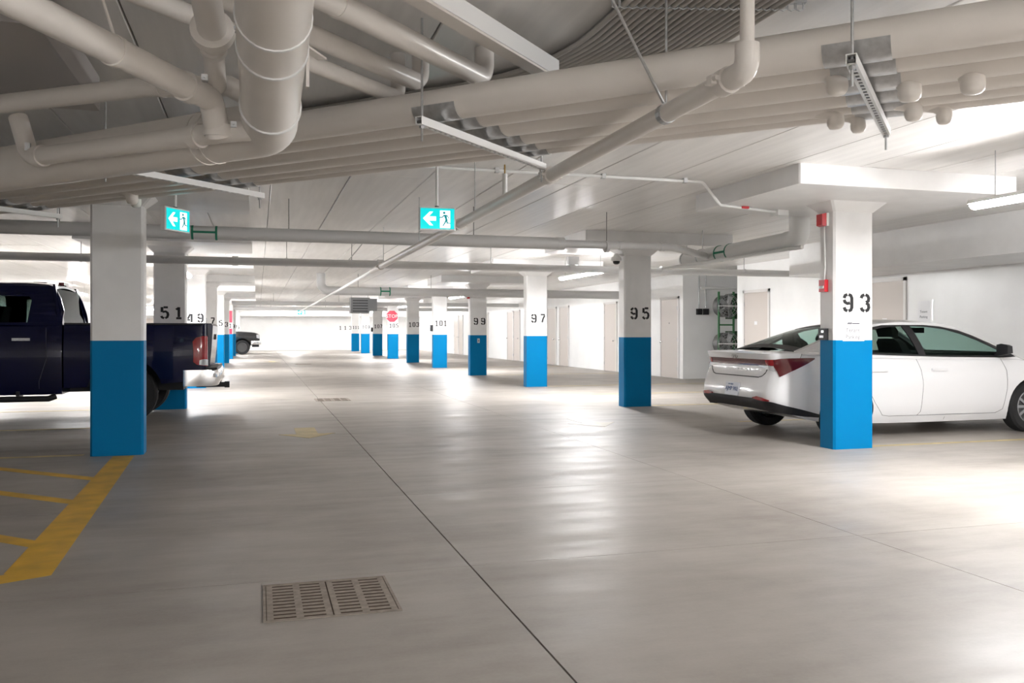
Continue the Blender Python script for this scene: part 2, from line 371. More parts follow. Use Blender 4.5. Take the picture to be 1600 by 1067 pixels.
def column(cx, yfront, num, label, group):
    r = thing('concrete_column', label, 'column', (cx, yfront + CD/2, 0), group)
    for p in protos: inst(p, r, name=p.name.split('.')[0])
    if num:
        h = 0.212; pitch = 0.215 if len(num) == 2 else 0.155
        for i, ch in enumerate(num):
            d = bpy.data.objects.new('stencil_digit', glyph(ch)); COL.objects.link(d); d.parent = r
            sx = 0.255 if len(num) == 2 else 0.22
            d.scale = (sx, 0.1, h); d.location = ((i - (len(num)-1)/2) * pitch + 0.03, -CD/2 - 0.0004, 1.565)
    return r
XRC, XLC = 6.13, -1.37
RC = {}
for i in range(10):
    n = 93 + 2*i
    RC[n] = column(XRC, 7.85 + 5.48*i, str(n), 'white concrete column with blue base stencilled %d' % n, 'right row of numbered columns')
for i, ch in enumerate('113'):
    d = bpy.data.objects.new('stencil_digit', glyph(ch)); COL.objects.link(d); d.parent = wb
    d.scale = (0.30, 0.1, 0.28); d.location = (5.55 + i*0.34, YF - 0.0004, 1.56)
LC = {}
for i in range(10):
    n = 53 - 2*i
    LC[n] = column(XLC, 9.52 + 5.48*i, None if i == 0 else str(n),
        'nearest left column, white over blue, without a number, in front of the blue pickup' if i == 0 else 'white concrete column with blue base stencilled %d' % n, 'left row of columns')
for p in protos: bpy.data.objects.remove(p)
# small fittings painted or fixed to columns -> things of their own
x0 = XRC - CW/2
r = thing('notice_sheet', 'white paper sheet reading Tenant Parking on column 93', 'notice', (XRC-0.02, 7.849, 1.27))
MB().box(5.985, 6.255, 7.845, 7.8485, 1.155, 1.385).build('sheet', M['paper'], r)
for t, z, s_ in (('Tenant', 0.0, 0.062), ('Parking', -0.072, 0.062)):
    text_mesh('lettering', t, s_, M['ink'], r, (0.0, -0.0042, z), (PI/2, 0, 0), depth=0.0004)
q = MB()
for k in range(3): q.poly([(-0.07+k*0.018, 0.065), (-0.055+k*0.018, 0.065), (-0.045+k*0.018, 0.085), (-0.06+k*0.018, 0.085)], lambda u, v, d: (u, d, v), -0.0042, -0.0046)
q.box(-0.01, 0.085, -0.0046, -0.0042, 0.068, 0.079); q.build('logo_mark', M['ink'], r, local=True)
r = thing('notice_sheet', 'white paper sheet on the right wall beside the door frame above the car', 'notice', (XR, 12.15, 1.6))
MB().box(XR-0.004, XR-0.001, 12.02, 12.30, 1.42, 1.78).build('sheet', M['paper'], r)
for t, z, s_ in (('Tenant', 0.0, 0.06), ('Parking', -0.09, 0.06)): text_mesh('lettering', t, s_, M['ink'], r, (-0.0045, 0.01, z), (PI/2, 0, -PI/2), depth=0.0004)
MB().box(XR-0.006, XR-0.001, 11.94, 11.97, 1.45, 1.80).build('tape_strip', M['galv'], r)
r = thing('fire_strobe', 'red fire alarm strobe high on the side of column 93', 'alarm', (x0, 8.0, 2.46))
MB().box(x0-0.03, x0, 7.93, 8.07, 2.39, 2.53).build('back_box', M['white'], r)
q = MB(); q.sections([[(x0-0.03,7.94,2.39),(x0-0.03,8.06,2.39),(x0-0.03,8.06,2.53),(x0-0.03,7.94,2.53)],[(x0-0.075,7.95,2.40),(x0-0.075,8.05,2.40),(x0-0.075,8.05,2.52),(x0-0.075,7.95,2.52)]]); q.build('housing', M['red'], r)
r = thing('pull_station', 'red fire alarm pull station on the side of column 93', 'alarm', (x0, 8.0, 1.75))
MB().box(x0-0.045, x0, 7.95, 8.05, 1.685, 1.815).build('housing', M['red'], r)
MB().box(x0-0.055, x0-0.045, 7.965, 8.035, 1.72, 1.75).build('handle', M['paper'], r)
tag(MB().tube([(x0-0.012,8.0,1.815),(x0-0.012,7.985,1.95),(x0-0.012,8.0,2.39)], 0.010, 8).build('alarm_conduit', M['white'], smooth=40), 'thin white conduit joining the two red alarm devices on column 93', 'conduit')
r = thing('card_reader', 'black access control reader on the side of column 93', 'reader', (x0, 8.0, 1.23))
MB().box(x0-0.05, x0, 7.945, 8.055, 1.165, 1.29).build('housing', M['black'], r)
MB().box(x0-0.053, x0-0.05, 7.965, 8.0, 1.245, 1.27).build('screen', M['signwhite'], r)
MB().box(x0-0.053, x0-0.05, 7.965, 8.03, 1.19, 1.215).build('keypad', M['galv'], r)
for n, yf in ((101, 7.85+5.48*4), (107, 7.85+5.48*7)):
    r = thing('card_reader', ('small dark reader on the side of column 101 above its bright blue base' if n == 101 else 'tiny dark reader left of column 107 beside the STOP sign column'), 'reader', (x0, yf+0.1, 1.4))
    MB().box(x0-0.09, x0, yf+0.02, yf+0.16, 1.28, 1.5).build('housing', M['black'], r)
    MB().box(x0-0.094, x0-0.09, yf+0.05, yf+0.13, 1.42, 1.46).build('screen', M['galv'], r)
yf = 7.85+5.48*3
r = thing('outlet_cover', 'small pale cover plate on the blue base of column 99', 'cover plate', (XRC, yf, 1.0))
MB().box(XRC-0.035, XRC+0.035, yf-0.012, yf, 0.94, 1.07).build('plate', M['galv'], r)
MB().box(XRC-0.012, XRC+0.012, yf-0.016, yf-0.012, 0.98, 1.03).build('socket', M['darksteel'], r)
r = thing('fire_strobe', 'small dark red strobe at the top of column 99', 'alarm', (x0, yf+0.1, 2.3))
MB().box(x0-0.06, x0, yf+0.03, yf+0.17, 2.22, 2.40).build('housing', M['red'], r); MB().box(x0-0.075, x0-0.06, yf+0.07, yf+0.13, 2.26, 2.36).build('lens', M['paper'], r)
# dome camera on column 95
yf = 13.33
r = thing('dome_camera', 'white dome security camera on the corner of column 95', 'camera', (x0-0.09, yf+0.05, 2.45))
MB().box(x0-0.09, x0, yf+0.03, yf+0.09, 2.52, 2.56).build('arm', M['white'], r)
MB().lathe([(0.0,0.12),(0.03,0.115),(0.05,0.07),(0.085,0.05),(0.09,0.0),(0.07,-0.01),(0.0,-0.012)], (x0-0.12, yf+0.06, 2.45), 'z', 20).build('housing', M['white'], r, smooth=50)
MB().lathe([(0.062,-0.01),(0.055,-0.045),(0.03,-0.065),(0.0,-0.07)], (x0-0.12, yf+0.06, 2.45), 'z', 20).build('dome_lens', M['darkglass'], r, smooth=60)
# stop sign on column 105
yf = 7.85+5.48*6
r = thing('stop_sign', 'red octagonal STOP sign on column 105', 'sign', (XRC-0.06, yf-0.02, 2.0))
oc = lambda R: [(R*math.cos(PI/8+k*PI/4), R*math.sin(PI/8+k*PI/4)) for k in range(8)]
MB().poly(oc(0.31), lambda u, v, d: (u, d, v), 0.018, 0.004).build('border', M['paper'], r, local=True)
MB().poly(oc(0.285), lambda u, v, d: (u, d, v), 0.004, -0.002).build('face', M['signred'], r, local=True)
text_mesh('lettering', 'STOP', 0.23, M['paper'], r, (0, -0.004, 0.0), (PI/2, 0, 0), depth=0.002)
# red and white board on column 41
yf = 9.52+5.48*6
r = thing('red_board', 'red board above and below the number on column 41', 'sign', (XLC, yf, 1.5))
MB().box(XLC-0.2, XLC+0.22, yf-0.02, yf-0.002, 1.70, 2.25).build('upper_board', M['signred'], r)
MB().box(XLC-0.2, XLC+0.22, yf-0.02, yf-0.002, 1.17, 1.42).build('lower_board', M['signred'], r)

# ================================================================ LIGHTS
def tube_light(cx, cy, label, z=2.36, L=2.44):
    r = thing('tube_light', label, 'light', (cx, cy, z), 'suspended tube lights')
    MB().poly([(-0.065,0.035),(-0.05,0.07),(0.05,0.07),(0.065,0.035)], lambda u, v, d: (cx+u, cy+d, z+v), -L/2, L/2).build('housing', M['white'], r)
    q = MB(); q.sections([[(cx+0.06*math.cos(a), y, z+0.035+0.05*math.sin(a)) for a in [PI+k*PI/8 for k in range(9)]] for y in (cy-L/2+0.02, cy+L/2-0.02)])
    q.build('diffuser', M['tube'], r)
    for s in (-1, 1): MB().cyl((cx, cy+s*(L/2-0.25), z+0.07), (cx, cy+s*(L/2-0.25), CZ), 0.004, 6).build('hanger_rod', M['galv'], r)
for k, nm in enumerate(('nearest lit tube light, at the right edge before the white car','second lit tube light of the right column line, seen left of column 95','third lit tube light of the right column line, right of column 101','fourth lit tube light of the right column line, by the STOP sign column','farthest lit tube light of the right column line')):
    tube_light(XRC+0.02, 5.05 + 10.96*k, nm)
tube_light(XRC+0.02, -5.9, 'added unseen tube light behind the viewpoint on the right')  # unseen, continues the right row; added to raise the brightness
tube_light(3.0, -2.2, 'added unseen tube light behind the viewpoint over the aisle')  # unseen lamp added to brighten the near floor and overhead pipes
tube_light(XLC, -6.5, 'added unseen tube light behind the viewpoint on the left')  # unseen lamp added to fill the dim left foreground
tube_light(2.2, 57.2, 'lit tube light over the aisle near the far end wall', 2.42)
tube_light(-5.2, 57.2, 'added fill tube light at the far end of the left stalls', 2.42)  # lamp added to brighten the end wall on the left
tube_light(8.6, 57.2, 'added fill tube light at the far end of the right stalls', 2.42)  # lamp added to brighten the end wall on the right
for k, nm in enumerate(('nearest lit tube light of the left column line, glowing beside column 51','second lit tube light of the left column line','third lit tube light of the left column line','farthest lit tube light of the left column line')):
    tube_light(XLC, 17.8 + 10.96*k, nm, 2.38)
for k in range(4):  # lamps added to brighten the left side
    tube_light(-5.6, 20.0 + 10.96*k, 'added fill tube light over the far left stalls, %s from the front' % ('first','second','third','fourth')[k], 2.5)

# ================================================================ EXIT SIGNS
def exit_sign(loc, rz, label, sc=1.0):
    r = thing('exit_sign', label, 'exit sign', loc, 'green running man exit signs', rz=rz)
    W, H, D = 0.155*sc, 0.098*sc, 0.028*sc
    q = MB(); q.sections([rect_ch(W, D, -H, 0.008), rect_ch(W, D, H, 0.008)]); q.build('housing', M['white'], r, local=True)
    for sd in (-1, 1):
        f = lambda u, v, d, sd=sd: (-u*sd*sc if sd > 0 else u*sc, sd*(D + d), v*sc)
        MB().poly([(-0.143,-0.086),(0.143,-0.086),(0.143,0.086),(-0.143,0.086)], f, 0, 0.002).build('lit_face', M['teal'], r, local=True)
        MB().poly([(0.022,-0.078),(0.108,-0.078),(0.108,0.070),(0.022,0.070)], f, 0.002, 0.003).build('door_pictogram', M['signwhite'], r, local=True)
        MB().poly([(-0.122,0.0),(-0.065,0.058),(-0.036,0.058),(-0.072,0.018),(-0.012,0.018),(-0.012,-0.018),(-0.072,-0.018),(-0.036,-0.058),(-0.065,-0.058)], f, 0.002, 0.003).build('arrow', M['signwhite'], r, local=True)
        man = MB()
        man.poly([(0.057+0.011*math.cos(k*PI/5), 0.05+0.011*math.sin(k*PI/5)) for k in range(10)], f, 0.003, 0.004)
        man.poly([(0.052,0.034),(0.076,0.034),(0.084,-0.006),(0.068,-0.008)], f, 0.003, 0.004)
        man.poly([(0.054,0.034),(0.038,0.016),(0.018,0.014),(0.018,0.006),(0.042,0.008),(0.058,0.024)], f, 0.003, 0.004)
        man.poly([(0.072,0.034),(0.088,0.028),(0.098,0.006),(0.092,0.003),(0.083,0.02),(0.072,0.026)], f, 0.003, 0.004)
        man.poly([(0.068,-0.004),(0.06,-0.03),(0.042,-0.058),(0.05,-0.062),(0.07,-0.034),(0.08,-0.006)], f, 0.003, 0.004)
        man.poly([(0.07,-0.002),(0.078,-0.04),(0.108,-0.042),(0.108,-0.034),(0.088,-0.032),(0.084,-0.002)], f, 0.003, 0.004)
        man.build('running_figure', M['tealdark'], r, local=True)
    MB().cyl((0,0,H), (0,0,CZ-loc[2]), 0.0125*sc, 10).build('stem', M['white'], r, local=True, smooth=40)
    MB().cyl((0,0,H), (0,0,H+0.012), 0.018*sc, 10).build('collar', M['darksteel'], r, local=True)
    return r
exit_sign((1.455, 7.2, 2.208), math.radians(-4), 'lit green exit sign facing the viewer in mid aisle')
exit_sign((-0.665, 7.75, 2.19), math.radians(56), 'lit green exit sign turned sideways beside the nearest left column')
exit_sign((2.35, 50.0, 2.36), 0, 'small lit green exit sign far down the aisle', 1.4)

# ================================================================ LARGE DIAGONAL CONDUITS on trapeze hangers
NV, DV = Vector((1,1,0))/math.sqrt(2), Vector((-1,1,0))/math.sqrt(2)
ZB = 2.35
CON = [(3.775,0.165),(3.985,0.195),(4.245,0.245),(4.475,0.20),(4.645,0.125),(4.79,0.13)]
ords = ['first and highest, nearest the viewer','second from the viewer','third from the viewer, the thickest','fourth from the viewer','fifth from the viewer','sixth and farthest from the viewer']
for i, (s_, D_) in enumerate(CON):
    p = lambda q_: NV*s_ + DV*q_ + Vector((0,0,ZB + D_/2))
    tag(MB().tube([p(-2.6), p(-0.5), p(2), p(4.5), p(8.6)], D_/2, 20).build('diagonal_conduit', M['pipe'], smooth=40), 'cream diagonal overhead conduit, %s' % ords[i], 'pipe', 'six diagonal overhead conduits')
STUB = [(1,0.56,0.055),(2,0.29,0.06),(2,0.04,0.06),(4,0.66,0.05),(5,0.57,0.045),(4,0.30,0.05),(5,0.17,0.045),(4,6.02,0.055),(5,6.16,0.05)]
sl = ['left of the hanger, nearest','between hanger and right edge, larger left one','between hanger and right edge, larger right one','left of the hanger, farther left one','left of the hanger, smallest','right of the hanger, smaller left one','right of the hanger, smaller right one','above the nearest left column, larger','above the nearest left column, smaller']
for (ci, q_, rr), nm in zip(STUB, sl):
    s_, D_ = CON[ci]; c = NV*s_ + DV*q_ + Vector((0,0,ZB + D_/2))
    k = MB(); e = c + Vector((0,0,-D_/2-0.07)); rr *= 0.86
    k.tube([c + DV*0.16 + Vector((0,0,-D_*0.12)), c + DV*0.09 + Vector((0,0,-D_*0.18)), c + DV*0.03 + Vector((0,0,-D_*0.3)), c + Vector((0,0,-D_/2)), e + Vector((0,0,0.04)), e + Vector((0,0,0.02)), e + Vector((0,0,0.006)), e], [rr*0.9, rr, rr, rr, rr, rr*0.93, rr*0.72, rr*0.3], 14)
    tag(k.build('conduit_drop', M['pipe'], smooth=50), 'rounded cream pipe drop under the diagonal conduits, ' + nm, 'pipe', 'short drops under the conduits')
def trapeze(q_, label):
    r = thing('trapeze_hanger', label, 'hanger', NV*4.27 + DV*q_ + Vector((0,0,2.31)), 'trapeze hangers under the conduits')
    s0, s1 = 3.57, 4.97; up = Vector((0,0,1)); c = NV*((s0+s1)/2) + DV*q_ + up*2.31
    st = MB(); hl = (s1-s0)/2
    st.obox(c + DV*0.0185, NV, DV, up, hl, 0.002, 0.0205); st.obox(c - DV*0.0185, NV, DV, up, hl, 0.002, 0.0205)
    st.obox(c + up*0.0185, NV, DV, up, hl, 0.0165, 0.002)
    # slotted bottom web
    n = 27; pit_ = (s1-s0)/n
    for k in range(n): st.obox(NV*(s0+pit_*(k+0.18)) + DV*q_ + up*(2.31-0.0185), NV, DV, up, pit_*0.18, 0.0165, 0.002)
    for sg in (-1, 1): st.obox(c + DV*(sg*0.0125) - up*0.0185, NV, DV, up, hl, 0.004, 0.002)
    st.build('strut_channel', M['white'], r)
    MB().obox(c - up*0.006, NV, DV, up, hl-0.005, 0.0135, 0.006).build('channel_core', M['darksteel'], r)
    for s_ in (s0+0.03, s1-0.03):
        b = NV*s_ + DV*q_
        MB().cyl(b + up*2.21, b + up*CZ, 0.006, 8).build('threaded_rod', M['galv'], r)
        MB().cyl(b + up*2.275, b + up*2.288, 0.014, 6).build('nut', M['galv'], r)
    for (s_, D_) in CON:
        k = MB(); R_ = D_/2 + 0.004; cc = NV*s_ + DV*q_ + up*(ZB + D_/2); secs = []
        for dd in (-0.13, 0.13):
            o = [cc + DV*dd + NV*(R_*math.sin(a)) - up*(R_*math.cos(a)) for a in [math.radians(-80 + 16*j) for j in range(11)]]
            ii = [cc + DV*dd + NV*((R_-0.0025)*math.sin(a)) - up*((R_-0.0025)*math.cos(a)) for a in [math.radians(80 - 16*j) for j in range(11)]]
            secs.append(o + ii)
        k.sections(secs); k.build('pipe_saddle', M['galv'], r, smooth=40)
for q_, nm in ((0.45, 'at the right, with long saddles'), (2.48, 'in the middle above the exit sign'), (4.92, 'left of centre beside the big drain pipe'), (7.42, 'at the far left edge')):
    trapeze(q_, 'white slotted strut hanger carrying the diagonal conduits ' + nm)

# bundle of small conduits curving over the ceiling
r = thing('conduit_bundle', 'fan of many thin grey conduits curving across the ceiling', 'conduit', (1.7, 4.8, CZ))
for k in range(20):
    o = k*0.038; bx = 1.66 + o; sm = 6.5 + o*1.414
    pts = fillet([(bx, -3.0, CZ-0.032), (bx, sm-bx, CZ-0.032), (sm-9.6, 9.6, CZ-0.032)], 1.7 + o, 12)
    MB().tube(pts, 0.0145, 8).build('conduit', M['conduit'], r, smooth=50)
for (a, b) in (((1.60,3.78),(2.50,3.55)), ((1.50,4.78),(2.05,5.35)), ((0.70,5.62),(1.25,6.17)), ((-0.6,6.92),(-0.05,7.47)), ((1.6,1.2),(2.5,1.2))):
    a, b = Vector((*a, CZ)), Vector((*b, CZ)); d = (b-a).normalized(); n = Vector((-d.y, d.x, 0)); up = Vector((0,0,1))
    MB().obox((a+b)/2 - up*0.008, d, n, up, (b-a).length/2, 0.02, 0.008).build('support_strut', M['galv'], r)
    cl = MB(); m_ = int((b-a).length/0.04)
    for k in range(m_):
        c = a + d*(0.02 + 0.04*k); cl.tube([c - d*0.017 - up*0.012, c - d*0.017 - up*0.045, c - up*0.052, c + d*0.017 - up*0.045, c + d*0.017 - up*0.012], 0.004, 5)
    cl.build('strap_row', M['galv'], r)

# ================================================================ SPRINKLER MAIN along the aisle
SX, SZ = 1.81, 2.26
r = thing('sprinkler_main', 'cream sprinkler pipe running down the aisle from an elbow at the top', 'pipe', (SX, 2.97, SZ))
MB().tube([(SX,2.97,SZ),(SX,9,SZ),(SX,14.40,SZ)], 0.043, 16).build('pipe_run', M['pipe'], r, smooth=40)
MB().tube([(SX,14.38,SZ),(SX,14.6,SZ-0.005),(SX,30,SZ-0.06),(SX,46,SZ-0.09)], 0.030, 12).build('branch_run', M['white'], r, smooth=40)
MB().tube(fillet([(SX,3.05,SZ),(SX,2.94,SZ),(SX,2.94,SZ+0.10)], 0.05, 8), 0.048, 16).build('elbow', M['pipe'], r, smooth=50)
MB().cyl((SX,2.94,SZ+0.07), (SX,2.94,CZ), 0.028, 14).build('riser', M['pipe'], r, smooth=40)
for y in (3.10, 5.28, 7.9, 13.3):
    MB().cyl((SX,y-0.036,SZ), (SX,y+0.036,SZ), 0.055, 16).build('coupling', M['pipe'], r, smooth=40)
    for sg in (-1, 1):
        q = MB(); q.cyl((SX+sg*0.064,y-0.046,SZ), (SX+sg*0.064,y+0.046,SZ), 0.010, 8); q.box(SX+sg*0.058-0.018, SX+sg*0.058+0.018, y-0.02, y+0.02, SZ-0.018, SZ+0.018)
        q.build('coupling_bolt', M['pipe'], r)
y = 3.63
MB().cyl((SX,y-0.02,SZ), (SX,y+0.02,SZ), 0.048, 16).build('clamp', M['galv'], r)
MB().cyl((SX,y,SZ+0.045), (SX,y,CZ), 0.006, 8).build('hanger_rod', M['galv'], r)
MB().cyl((SX-0.025,y-0.02,SZ+0.045), (1.05,2.95,CZ), 0.007, 8).build('sway_brace', M['galv'], r)
for y in (7.3, 10.0, 13.0): MB().cyl((SX,y,SZ+0.04), (SX,y,CZ), 0.005, 6).build('hanger_rod', M['galv'], r)
MB().cyl((SX,6.35,SZ+0.04), (SX,6.35,SZ+0.2), 0.02, 10).build('sprinkler_drop', M['white'], r, smooth=40)
MB().cyl((SX,6.35,SZ+0.2), (SX,6.35,SZ+0.27), 0.006, 6).build('sprinkler_head', mat('brass', (0.5,0.32,0.1), 0.35, 0.8), r)

# ================================================================ CROSS PIPES A and B
def rods(r, pts, ztop=CZ, rad=0.005, clamp=None):
    for (x, y, z) in pts:
        MB().cyl((x,y,z), (x,y,ztop), rad, 6).build('hanger_rod', M['darksteel'], r)
        if clamp: MB().cyl((x-0.02,y,z-clamp), (x+0.02,y,z-clamp), clamp+0.008, 16).build('clamp', M['pipeg'], r, smooth=40)
YA, ZA = 10.55, 2.395
r = thing('drain_pipe', 'thick white pipe coloured grey as backlit, crossing the aisle just behind the exit signs', 'pipe', (0, YA, ZA))
MB().cyl((XL,YA,ZA), (3.75,YA,ZA), 0.078, 18).build('pipe_run', M['pipeg'], r, smooth=40)
MB().cyl((3.70,YA,ZA), (3.80,YA,ZA), 0.083, 18).build('reducer', M['pipeg'], r, smooth=40)
MB().tube(fillet([(3.75,YA,ZA),(5.35,YA,ZA),(6.55,11.75,ZA),(6.6,12.1,ZA)], 0.12, 6), 0.052, 14).build('narrow_run', M['pipeg'], r, smooth=40)
for x in (4.6, 5.2): MB().cyl((x-0.03,YA,ZA), (x+0.03,YA,ZA), 0.06, 14).build('coupling', M['pipeg'], r, smooth=40)
rods(r, [(-2.1,YA,ZA+0.07),(0.35,YA,ZA+0.07),(2.6,YA,ZA+0.07),(4.4,YA,ZA+0.05)], clamp=0.07)
for x in (-0.72, -0.46): MB().cyl((x-0.012,YA,ZA), (x+0.012,YA,ZA), 0.082, 18).build('green_band', M['green'], r)
MB().box(-0.72,-0.46,YA-0.084,YA-0.079,ZA-0.012,ZA+0.012).build('green_label', M['green'], r)
YBP, ZBP = 14.57, 2.40
r = thing('sprinkler_cross_main', 'slimmer white pipe coloured grey as backlit, crossing the aisle farther back', 'pipe', (0, YBP, ZBP))
MB().cyl((XL,YBP,ZBP), (XR,YBP,ZBP-0.02), 0.064, 16).build('pipe_run', M['pipeg'], r, smooth=40)
for x in (-0.35, 1.97, 5.4, 7.2): MB().cyl((x-0.045,YBP,ZBP-0.004), (x+0.045,YBP,ZBP-0.004), 0.078, 16).build('coupling', M['pipeg'], r, smooth=40)
rods(r, [(-2.6,YBP,ZBP+0.05),(0.45,YBP,ZBP+0.05),(1.5,YBP,ZBP+0.05),(3.9,YBP,ZBP+0.05),(8.9,YBP,ZBP+0.05)], clamp=0.06)
MB().cyl((1.45,YBP,ZBP+0.05), (1.75,YBP-0.3,CZ), 0.008, 6).build('sway_brace', M['pipeg'], r)
MB().box(5.32,5.52,YBP-0.06,YBP+0.06,ZBP+0.06,ZBP+0.2).build('flow_switch', M['white'], r)
# insulated pipe right of column 95
r = thing('insulated_pipe', 'fat white insulated pipe with a green band left of column 93', 'pipe', (6.6, 11, 2.42))
MB().tube([(6.6,12.55,2.41),(6.6,11,2.42),(6.6,9.72,2.43)], 0.118, 20).build('pipe_run', M['white'], r, smooth=40)
MB().tube(fillet([(6.6,9.76,2.43),(6.6,9.5,2.43),(6.6,9.5,CZ)], 0.15, 8), 0.128, 20).build('elbow', M['white'], r, smooth=45)
for y in (11.15, 11.45): MB().cyl((6.6,y-0.012,2.42), (6.6,y+0.012,2.42), 0.123, 20).build('green_band', M['green'], r)
MB().box(6.476,6.484,11.15,11.45,2.405,2.435).build('green_label', M['green'], r)
for y in (12.0, 12.5):
    MB().cyl((6.6,y-0.015,2.42), (6.6,y+0.015,2.42), 0.124, 20).build('strap', M['galv'], r); MB().cyl((6.6,y,2.53), (6.6,y,CZ if y < 12.3 else PZ), 0.006, 6).build('hanger_rod', M['galv'], r)
MB().tube([(6.42,13.0,2.30),(6.45,11,2.30),(6.5,9.3,2.31)], 0.025, 10).build('condensate_line', M['white'], r, smooth=40)
# far insulated pipe
r = thing('insulated_pipe', 'pale pipe with a bend up to the ceiling far down the aisle', 'pipe', (1.6, 23.6, 2.36))
MB().tube(fillet([(1.62,23.6,CZ),(1.62,23.6,2.36),(2.3,23.6,2.36),(10.9,23.6,2.34)], 0.2, 8), 0.115, 16).build('pipe_run', M['pipeg'], r, smooth=45)
for x in (3.2, 3.45): MB().cyl((x-0.015,23.6,2.36), (x+0.015,23.6,2.36), 0.12, 16).build('green_band', M['green'], r)
MB().box(3.2,3.45,23.478,23.486,2.34,2.38).build('green_label', M['green'], r)
rods(r, [(2.6,23.6,2.47),(4.6,23.6,2.47),(7.5,23.6,2.46)])
for i, (y, x0_, x1_, rr, zz) in enumerate(((36.1, -1.0, 10.9, 0.08, 2.42), (43.5, -8.5, 10.9, 0.08, 2.40))):
    rr_ = thing('cross_pipe', ('pale thin pipe crossing far down the aisle behind the heater','pale thin pipe crossing near the far end of the aisle')[i], 'pipe', (0, y, zz))
    MB().cyl((x0_,y,zz), (x1_,y,zz), rr, 12).build('pipe_run', M['pipeg'], rr_, smooth=40); rods(rr_, [(0.6,y,zz+0.07),(3.2,y,zz+0.07)])
# ceiling conduit with junction box
r = thing('ceiling_conduit', 'thin white conduit along the ceiling ending in a small box by the drop panel', 'conduit', (3, 8, 2.8))
MB().tube(fillet([(1.45,8.0,2.80),(4.4,8.0,2.80),(4.78,8.3,2.62),(5.7,8.62,2.62)], 0.12, 6), 0.016, 10).build('conduit', M['white'], r, smooth=50)
MB().box(5.66,5.80,8.55,8.69,PZ-0.06,PZ).build('junction_box', M['white'], r)
MB().box(5.10,5.19,8.39,8.42,2.61,2.635).build('red_tag', M['red'], r)
for x in (2.2, 3.3, 4.2): MB().box(x-0.02,x+0.02,7.975,8.025,2.78,CZ).build('clip', M['galv'], r)

# ================================================================ DIAGONAL PIPES upper middle (run at right angles to the conduits)
F2 = Vector((1,1,0))/math.sqrt(2); G2 = Vector((-1,1,0))/math.sqrt(2)
def diag(label, q_, a, b, z, R_, box=False, end='up'):
    p0 = F2*a + G2*q_ + Vector((0,0,z)); p1 = F2*b + G2*q_ + Vector((0,0,z))
    r = thing('overhead_pipe', label, 'pipe', p0, 'parallel pipes under the ceiling')
    if box:
        MB().obox((p0+p1)/2, F2, G2, Vector((0,0,1)), (b-a)/2, R_, 0.045).build('tray', M['white'], r)
        MB().obox((p0+p1)/2 - Vector((0,0,0.05)), F2, G2, Vector((0,0,1)), (b-a)/2, R_*0.85, 0.006).build('tray_cover', M['pipe'], r)
    else:
        MB().tube(fillet([p0, p1, p1 + Vector((0,0,CZ-z))], R_*1.4, 8), R_, 16).build('pipe_run', M['pipe'], r, smooth=45)
        m_ = p0 + (p1-p0)*0.62
        MB().cyl(m_ - F2*0.015, m_ + F2*0.015, R_+0.004, 16).build('clamp', M['pipe'], r, smooth=40)
    m_ = p0 + (p1-p0)*0.62
    MB().cyl(m_ + Vector((0,0,0.03)), Vector((m_.x, m_.y, CZ)), 0.006, 6).build('hanger_rod', M['galv'], r)
for lab, q_, a_, b_, z_, R_, bx in (
    ('cream pipe under the ceiling, second of the slanting pipes right of the big drain', 2.44, 0.9, 4.15, 2.66, 0.055, False),
    ('white square tray under the ceiling, rightmost of the slanting runs', 2.10, 1.0, 4.3, 2.70, 0.05, True),
    ('cream pipe slanting under the ceiling just right of the big drain, upper of two', 2.80, 1.1, 4.05, 2.66, 0.05, False),
    ('cream pipe slanting under the ceiling just right of the big drain, lower of two', 2.92, 1.1, 4.0, 2.58, 0.042, False)):
    diag(lab, q_, a_, b_, z_, R_, bx)

# ================================================================ BIG DRAIN and its neighbours upper left
def ring(r, c, d, R_, wd=0.012, m='pipe', name='joint_ring'):
    d = Vector(d).normalized(); c = Vector(c)
    return MB().cyl(c - d*wd/2, c + d*wd/2, R_, 28).build(name, M[m], r, smooth=40)
r = thing('main_drain', 'very thick cream drain pipe overhead with an elbow at the upper left', 'pipe', (0.05, 4.0, 2.16))
P = [Vector((0.05,0.3,2.62)), Vector((0.05,2.69,2.32)), Vector((0.05,4.02,2.16)), Vector((-4.1,8.17,2.16))]
MB().tube(fillet([P[0], P[2], P[3]], 0.22, 10), 0.12, 28).build('pipe_run', M['pipe'], r, smooth=45)
d_ = (P[2]-P[0]).normalized()
for y in (2.55, 2.95, 3.18, 3.74):
    t = (y - P[0].y)/(P[2].y - P[0].y); ring(r, P[0] + (P[2]-P[0])*t, d_, 0.1275, 0.012, 'white')
MB().tube([P[0] + (P[2]-P[0])*((y-0.3)/3.72) for y in (2.56, 3.17)], 0.1225, 28).build('sleeve', M['pipe'], r, smooth=40)
for q_ in (0.34, 0.40): ring(r, P[2] + (P[3]-P[2]).normalized()*q_, P[3]-P[2], 0.1245, 0.010)
q = MB(); q.obox((0.2,3.5,2.36), (0.5,0.87,0), (-0.87,0.5,0), (0,0,1), 0.10, 0.02, 0.004); q.obox((0.185,3.45,2.28), (1,0,0), (0,1,0), (0,0,1), 0.006, 0.02, 0.08); q.build('wall_bracket', M['pipe'], r)
MB().cyl((0.18,3.5,2.36), (0.18,3.5,CZ), 0.007, 6).build('hanger_rod', M['galv'], r)
rr = 0.052
r = thing('drain_branch', 'cream drain pipe sloping in from the upper left to a clamped elbow', 'pipe', (-0.25, 3.75, 2.22))
MB().tube(fillet([(-1.35,1.55,2.22),(-0.19,3.86,2.235),(-0.165,3.94,2.10)], 0.06, 8), rr, 20).build('pipe_run', M['pipe'], r, smooth=45)
ring(r, (-0.27,3.70,2.233), (0.45,0.9,0), rr+0.008, 0.06, name='hub_clamp')
ring(r, (-0.165,3.93,2.12), (0,0.1,-1), rr+0.008, 0.05, name='hub_clamp')
